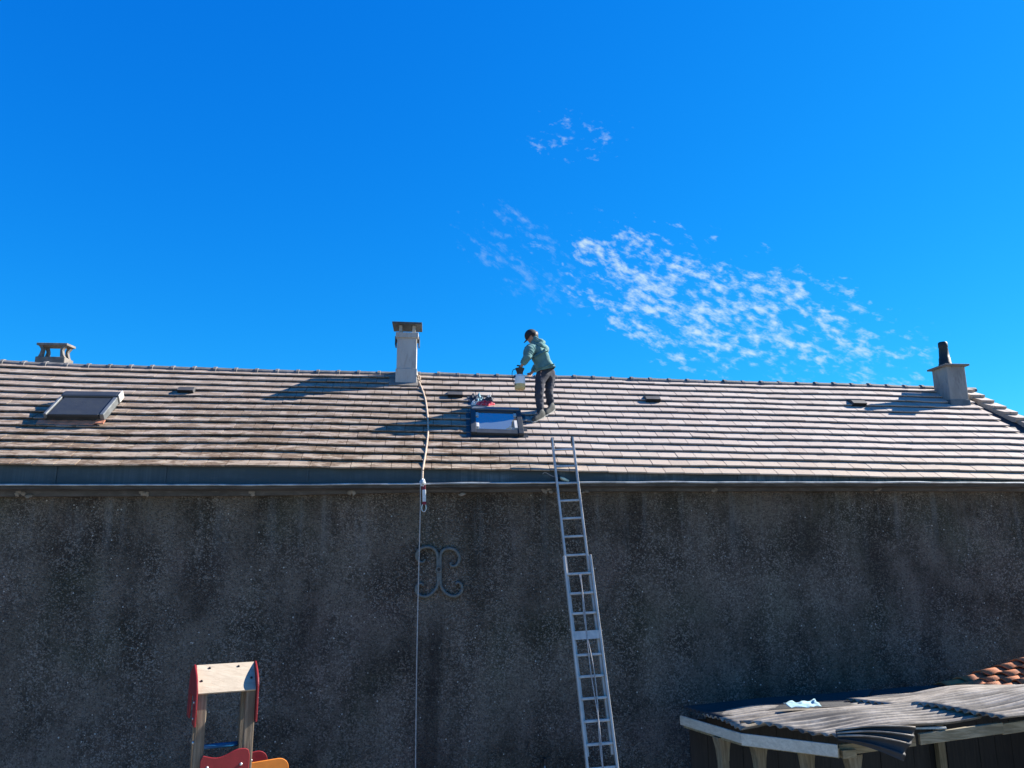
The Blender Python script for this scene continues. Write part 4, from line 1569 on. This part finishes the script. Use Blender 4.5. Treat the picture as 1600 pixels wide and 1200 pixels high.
# inner plate below the fascia
for a, b in ((P0, P1), (P1, P2)):
    s = Vector(((b - a).y, -(b - a).x, 0)).normalized()
    if s.x > 0:
        s = -s
    o1, o2 = a - s * 0.07 + Vector((0, 0, -0.10)), b - s * 0.07 + Vector((0, 0, -0.10))
    link('wall_plate', MB().bar(o1 + (o2 - o1) * 0.03, o2, 0.07, 0.10), M['beam'], shed)


def post(x, y, ztop, w=0.10, rot=0.0, taper=1.9):
    Mr = Matrix.Rotation(rot, 3, 'Z')
    p = thing('post_tmp', (x, y, 0), 'x', 'x')
    bpy.data.objects.remove(p)
    m = MB()
    m.box((x, y, (ztop - 0.28) / 2 - 0.02), (w, w, ztop - 0.28 + 0.04), Mr)
    o = link('post', m, M['post'], shed, bevel=0.006)
    # corbel widening towards the plate
    c_ = MB()
    prof = [(0.5, -0.285), (0.52, -0.25), (0.62, -0.16), (0.80, -0.08), (0.95, -0.03), (0.97, 0.0)]
    for k_, z_ in prof:
        for sx, sy in ((-1, -1), (1, -1), (1, 1), (-1, 1)):
            q = Mr @ Vector((sx * w * k_, sy * w * 0.55, 0))
            c_.v.append(Vector((x + q.x, y + q.y, ztop + z_)))
    for i_ in range(len(prof) - 1):
        for q in range(4):
            a, b = i_ * 4 + q, i_ * 4 + (q + 1) % 4
            c_.f.append((a, b, b + 4, a + 4))
    c_.f += [(3, 2, 1, 0), tuple((len(prof) - 1) * 4 + q for q in range(4))]
    link('corbel', c_, M['post'], o)


for px, py, z_, rt_ in ((1124, 1152, 2.53, 0.3), (1181, 1163, 2.51, 0.2), (1256, 1172, 2.51, 0.5), (1328, 1180, 2.51, 0.2)):
    p = atz(px, py, z_)
    post(p.x + 0.05, p.y + 0.05, z_, 0.105, rt_)
post(9.0, -2.7, 2.95, 0.11)
post(6.9, -1.05, 2.75, 0.10)
link('corner_block', MB().bar(corner + Vector((-0.02, 0, -0.12)), corner + Vector((0.16, 0.02, -0.12)), 0.10, 0.09), M['beam'], shed, bevel=0.005)

PER, AMP = 0.076, 0.019


def sheet(name, mat, xs0, xs1, y_a, y_b, lift, nl=14, ragged=0.0, wav=0.02, seed=0.0, label=None, extra=None):
    """corrugated sheet: ribs run down the slope (along x)"""
    m = MB()
    nw = int(abs(y_b - y_a) / PER * 6)

    def fn_(u, v):
        y = y_a + (y_b - y_a) * v
        e0 = xs0(y) + ragged * noise.noise((y * 9, seed, 1))
        x = e0 + (xs1(y) - e0) * u
        z = shed_z(x, y) + lift + AMP * math.sin(2 * math.pi * y / PER) + wav * noise.noise((x * 1.1 + seed, y * 1.7, seed))
        if extra:
            z += extra(x, y, u, v)
        return Vector((x, y, z))
    m.grid(fn_, nl, nw, (0, 0, -0.004))
    return link(name, m, mat, shed, True, label=label)


sheet('corrugated_sheet', M['sheet_shade'], lambda y: eave_x(y) + 0.03, lambda y: 5.5 + 0.9 * (y + 1.6), YR, -1.62, 0.10, 16, 0.0, 0.02, 1.0, 'corrugated sheet at the back of the shed roof, coloured dark for the house shadow')  # house shadow along the back of the roof, put into the sheet colour
sheet('corrugated_sheet', M['sheet_shade'], lambda y: 5.7, lambda y: 8.0, YR, -1.36, 0.055, 14, 0.0, 0.02, 4.0, 'corrugated sheet at the back of the shed roof, coloured dark for the house shadow')
sheet('corrugated_sheet', M['sheet'], lambda y: eave_x(y) + 0.02, lambda y: 6.4, -1.33, -2.03, 0.075, 24, 0.035, 0.06, 2.0)
sheet('corrugated_sheet', M['sheet'], lambda y: eave_x(y) + 0.02, lambda y: 6.4, -1.97, -2.72, 0.090, 24, 0.035, 0.06, 3.0)
sheet('corrugated_sheet', M['sheet'], lambda y: 5.45 - 0.705 * (y + 1.44), lambda y: 8.5, -1.40, -2.16, 0.110, 24, 0.012, 0.04, 5.0)
sheet('corrugated_sheet', M['sheet'], lambda y: 5.45 - 0.705 * (y + 1.44), lambda y: 9.0, -2.09, -2.93, 0.125, 24, 0.012, 0.04, 6.0)

# the sheet that has slipped and hangs over the front
ap_ = atz(1305, 1141, 2.56)
ends = [(1430, 1138, 2.60), (1427, 1150, 2.50), (1424, 1160, 2.42), (1414, 1175, 2.30), (1412, 1190, 2.18)]
he_ = [atz(*e) for e in ends]
he_ = [at(e[0], e[1], -2.86 - 0.03 * i) for i, e in enumerate(ends)]
ap_ = at(1305, 1142, -2.74)


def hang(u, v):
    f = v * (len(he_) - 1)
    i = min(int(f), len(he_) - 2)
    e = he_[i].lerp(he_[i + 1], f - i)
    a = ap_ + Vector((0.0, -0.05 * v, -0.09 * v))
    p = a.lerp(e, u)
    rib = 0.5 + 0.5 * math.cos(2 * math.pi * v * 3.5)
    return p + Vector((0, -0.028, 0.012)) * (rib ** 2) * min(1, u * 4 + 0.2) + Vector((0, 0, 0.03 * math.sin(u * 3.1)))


link('slipped_sheet', MB().grid(hang, 16, 42, (0, 0.004, -0.002)), M['sheet_shade'], shed, True, label='corrugated sheet, coloured dark for shade, slipped down over the front beam')  # shade on the hanging sheet is put into its colour
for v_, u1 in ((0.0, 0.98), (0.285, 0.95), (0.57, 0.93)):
    link('sunlit_rib', MB().tube([hang(q / 10 * u1, v_) + Vector((0, -0.008, 0.006)) for q in range(11)], [0.012 - 0.004 * q / 10 for q in range(11)], 8), M['sheet'], shed, True)  # paler strips added as the sunlit crests of the hanging sheet
link('batten', MB().bar(atz(1412, 1137.5, 2.80), atz(1478, 1137, 2.82), 0.05, 0.02), M['fascia'], shed)

# near-black boards added to make the open shed dark inside
M['shade_board'] = wood_material('shade_dark_board', (0.010, 0.009, 0.009), (0.022, 0.019, 0.017), 2)
xb_ = P0.x + 0.12
while xb_ < 8.9:
    zt3 = shed_z(xb_, YR) - 0.06
    link('shade_back_board', MB().box((xb_ + 0.118, YR - 0.02 + random.uniform(-0.006, 0.006), zt3 / 2), (0.236, 0.022, zt3)), M['shade_board'], shed)
    xb_ += 0.242

# blue rag on the dark sheet
rg = MB()
rc = atz(1256, 1102.5, shed_z(5.0, -1.1) + 0.165)
rg.grid(lambda u, v: rc + Vector((-0.21 + 0.42 * u, -0.06 + 0.20 * v + 0.02 * math.sin(u * 9), 0.045 * math.sin(u * 5 + 1) * v * (0.4 + u) + 0.03 * noise.noise((u * 5, v * 4, 1)) + 0.07 * v * smooth(0.35, 0.6, u))), 16, 6, (0, 0, -0.006))
M['rag'] = pm('light_blue_rag', (0.24, 0.38, 0.43), 0.9, 0, 0.2, 12, bump=0.3)
link('rag', rg, M['rag'], None, True, label='light blue rag lying on the dark back of the shed roof', cat='rag')

# tiled upper part of the outbuilding
tr = thing('tiled_outbuilding', (8.5, -2.0, 0), 'terracotta pantile roof of an outbuilding at the right edge', 'outbuilding')
E0 = Vector((7.55, -0.02, 2.72))


def pan_pt(d, y):
    """d metres up the slope from the eave, y out from the wall"""
    return Vector((interp(-y, [0.93, 1.36, 1.95, 3.2], [6.97, 7.36, 7.52, 7.75]) + d * 0.965, y, interp(-y, [0.93, 1.36, 1.95, 3.2], [2.86, 2.89, 2.93, 2.97]) + 0.225 * d))


for row in range(7):
    y = -0.94
    while y > -3.1:
        m = MB()
        d0, d1 = row * 0.31, row * 0.31 + 0.36
        wv = 0.20
        jz = random.gauss(0, 0.006)
        jd = random.gauss(0, 0.012)
        yy = y

        def fp(u, v):
            p = pan_pt(d0 + jd + (d1 - d0) * u, yy - wv * v)
            prof = 0.034 * math.sin(math.pi * min(1, v / 0.62)) if v < 0.62 else -0.014 * math.sin(math.pi * (v - 0.62) / 0.38)
            return p + Vector((0, 0, 0.09 + prof + 0.035 * (1 - u) + jz))
        m.grid(fp, 2, 10, (0, 0, -0.014))
        link('pantile', m, M['terracotta'], tr, True)
        y -= 0.2
link('side_wall', MB().box((8.9, -2.0, 1.4), (0.12, 1.9, 2.8)), M['wall'], tr)
link('batten_board', MB().grid(lambda u, v: pan_pt(0.02 + 2.2 * u, -0.95 - 2.1 * v) + Vector((0, 0, 0.06)), 1, 1, (0, 0, -0.03)), M['beam'], tr)

# ================================================================== PLAY TOWER
M['red'] = pm('red_hdpe', (0.20, 0.012, 0.016), 0.5, 0, 0.12, 5, bump=0.08)
M['red_lit_edge'] = pm('red_hdpe_sun', (0.52, 0.09, 0.05), 0.5, 0, 0.1, 5, bump=0.05)  # sunlit copy of the panel red, light put into the colour; unused
M['orange'] = pm('orange_hdpe', (0.55, 0.17, 0.020), 0.5, 0, 0.1, 5, bump=0.08)
M['blue'] = pm('blue_bar', (0.012, 0.11, 0.26), 0.45, 0, 0.1, 8)
M['ply'] = wood_material('pale_plywood', (0.34, 0.28, 0.205), (0.41, 0.35, 0.265), 0, 0.7)
M['tpost'] = wood_material('grey_timber', (0.085, 0.062, 0.040), (0.205, 0.160, 0.110), 2)
TC = at(312, 1084, -2.35)
ang = R(19)
ex = Vector((math.cos(ang), math.sin(ang), 0))
ey = Vector((-math.sin(ang), math.cos(ang), 0))
TWD = (at(403, 1084, -2.2) - TC).length * 1.0
TDP = 0.60
org = Vector((TC.x - 0.02, TC.y, 0))
ZTOP = TC.z


def T(u, v, z):
    """tower axes: u to the right, v to the back"""
    return org + ex * u + ey * v + Vector((0, 0, z))


Rz = Matrix.Rotation(ang, 3, 'Z')
tow = thing('play_tower', T(TWD / 2, TDP / 2, 0), 'wooden play tower with pale roof board and red side panels', 'play tower')
pw = 0.105
for u, v in ((pw / 2, pw / 2), (TWD - pw / 2, pw / 2), (pw / 2, TDP - pw / 2), (TWD - pw / 2, TDP - pw / 2)):
    o = link('post', MB().box(T(u, v, ZTOP / 2), (pw, pw, ZTOP), Rz), M['tpost'], tow, bevel=0.008)
# roof: front and back boards meeting at the ridge
zr_ = at(350, 1037, -2.0).z
rv = TDP * 0.5
for sgn in (0, 1):
    v0_, v1_ = (-0.03, rv - 0.002) if sgn == 0 else (TDP + 0.03, rv + 0.002)
    m = MB()
    A = [T(0.002, v0_, ZTOP + 0.005), T(TWD - 0.004, v0_, ZTOP + 0.005), T(TWD - 0.004, v1_, zr_), T(-0.018, v1_, zr_)]
    nn_ = (A[1] - A[0]).cross(A[2] - A[1]).normalized()
    if nn_.z < 0:
        nn_ = -nn_
    m.add([p - nn_ * 0.02 for p in A] + A, [(0, 3, 2, 1), (4, 5, 6, 7), (0, 1, 5, 4), (1, 2, 6, 5), (2, 3, 7, 6), (3, 0, 4, 7)])
    rb = link('roof_board', m, M['ply'], tow, bevel=0.003)
    if sgn == 0:
        for fu, fv in ((0.22, 0.86), (0.72, 0.86), (0.07, 0.42), (0.93, 0.42)):
            c = A[0].lerp(A[1], fu).lerp(A[3].lerp(A[2], fu), fv)
            link('bolt_cap', MB().ball(c, (0.016, 0.016, 0.016), 10, 6), M['black'], rb, True)
# red side panels with bowed front and back edges
hz_ = zr_ - ZTOP
for u, sg in ((-0.022, -1), (TWD + 0.002, 1)):
    out = []
    for i in range(15):
        f = i / 14
        out.append((-0.07 + (rv + 0.07) * (f ** 1.9), ZTOP - 0.0 + (hz_ + 0.008) * (f ** 0.72)))
    out = [(-0.075, ZTOP - 0.34), (-0.085, ZTOP - 0.15)] + out
    back = [(TDP - y_, z_) for y_, z_ in reversed(out)]
    pts2 = out + back[1:]
    low = [(TDP * 0.80, ZTOP - 0.34), (TDP * 0.72, ZTOP - 0.06), (TDP * 0.28, ZTOP - 0.06), (TDP * 0.20, ZTOP - 0.34)]
    m = MB()
    spl = (-0.06 if sg < 0 else 0.0)
    m.plate([T(u + spl * (y_ + 0.08), y_, z_) for y_, z_ in pts2 + low], ex * 0.02)
    o = link('side_panel', m, M['red'], tow, bevel=0.005)
    for yy_, zz_ in ((0.05, ZTOP - 0.10), (0.05, ZTOP - 0.27)):
        link('bolt_cap', MB().ball(T(u + (0.022 if sg > 0 else -0.002), yy_, zz_), (0.016, 0.016, 0.016), 10, 6), M['steel'], o, True)
    link('grip_slot', MB().box(T(u + (0.021 if sg > 0 else -0.001), 0.105, ZTOP - 0.17), (0.006, 0.035, 0.28), Rz), M['black'], o)
# red front panel with a wavy top
ztp = at(345, 1172, -2.4).z - 0.085
prof = []
for i in range(21):
    f = i / 20
    prof.append((0.10 + (TWD - 0.17) * f, ztp + 0.035 * math.cos(f * 2 * math.pi * 1.0 + 0.3) + 0.02 * math.sin(f * math.pi * 2 - 2.2) + 0.03 * f))
prof = [(0.075, ztp - 0.03)] + prof + [(TWD - 0.045, ztp + 0.03), (TWD - 0.03, ztp - 0.02)]
m = MB()
m.plate([T(u, -0.03, z) for u, z in [(0.075, ztp - 0.7)] + prof + [(TWD - 0.03, ztp - 0.7)]], ey * 0.02)
fp_ = link('front_panel', m, M['red'], tow, bevel=0.006)
for u in (0.15, TWD - 0.12):
    link('bolt_cap', MB().ball(T(u, -0.033, ztp - 0.11), (0.018, 0.018, 0.018), 10, 6), M['steel'], fp_, True)
link('blue_rail', MB().tube([T(0.06, TDP - 0.05, at(340, 1167, -1.8).z), T(TWD - 0.1, TDP - 0.05, at(340, 1167, -1.8).z)], 0.028, 10), M['blue'], tow, True)
for zz_ in (ZTOP - 0.52, ZTOP - 0.90):
    link('bolt_cap', MB().ball(T(-0.004, 0.05, zz_), (0.02, 0.02, 0.02), 10, 6), M['steel'], tow, True)
# orange slide side and its maroon twin to the right
zo = at(420, 1197, -2.3).z
for vv_, mt, dz_, ln_ in ((0.05, 'orange', 0.0, 0.42), (TDP - 0.10, 'red', 0.0, 0.24)):
    ol = [(TWD + 0.004, zo - 0.8), (TWD + 0.004, zo + dz_ - 0.01)]
    for i in range(9):
        a = R(90 - 90 * i / 8)
        ol.append((TWD + ln_ - 0.12 + 0.12 * math.cos(a), zo + dz_ - 0.10 + 0.105 * math.sin(a)))
    ol.append((TWD + ln_ + 0.02, zo - 0.8))
    m = MB()
    m.plate([T(u, vv_, z) for u, z in ol], ey * 0.022)
    o = link('slide_side', m, M[mt], tow, bevel=0.005)
    link('bolt_cap', MB().ball(T(TWD + 0.05, vv_ - 0.003, zo - 0.09), (0.018, 0.018, 0.018), 10, 6), M['steel'], o, True)
link('platform', MB().box(T(TWD / 2, TDP / 2, 1.35), (TWD - 0.02, TDP - 0.02, 0.05), Rz), M['tpost'], tow)
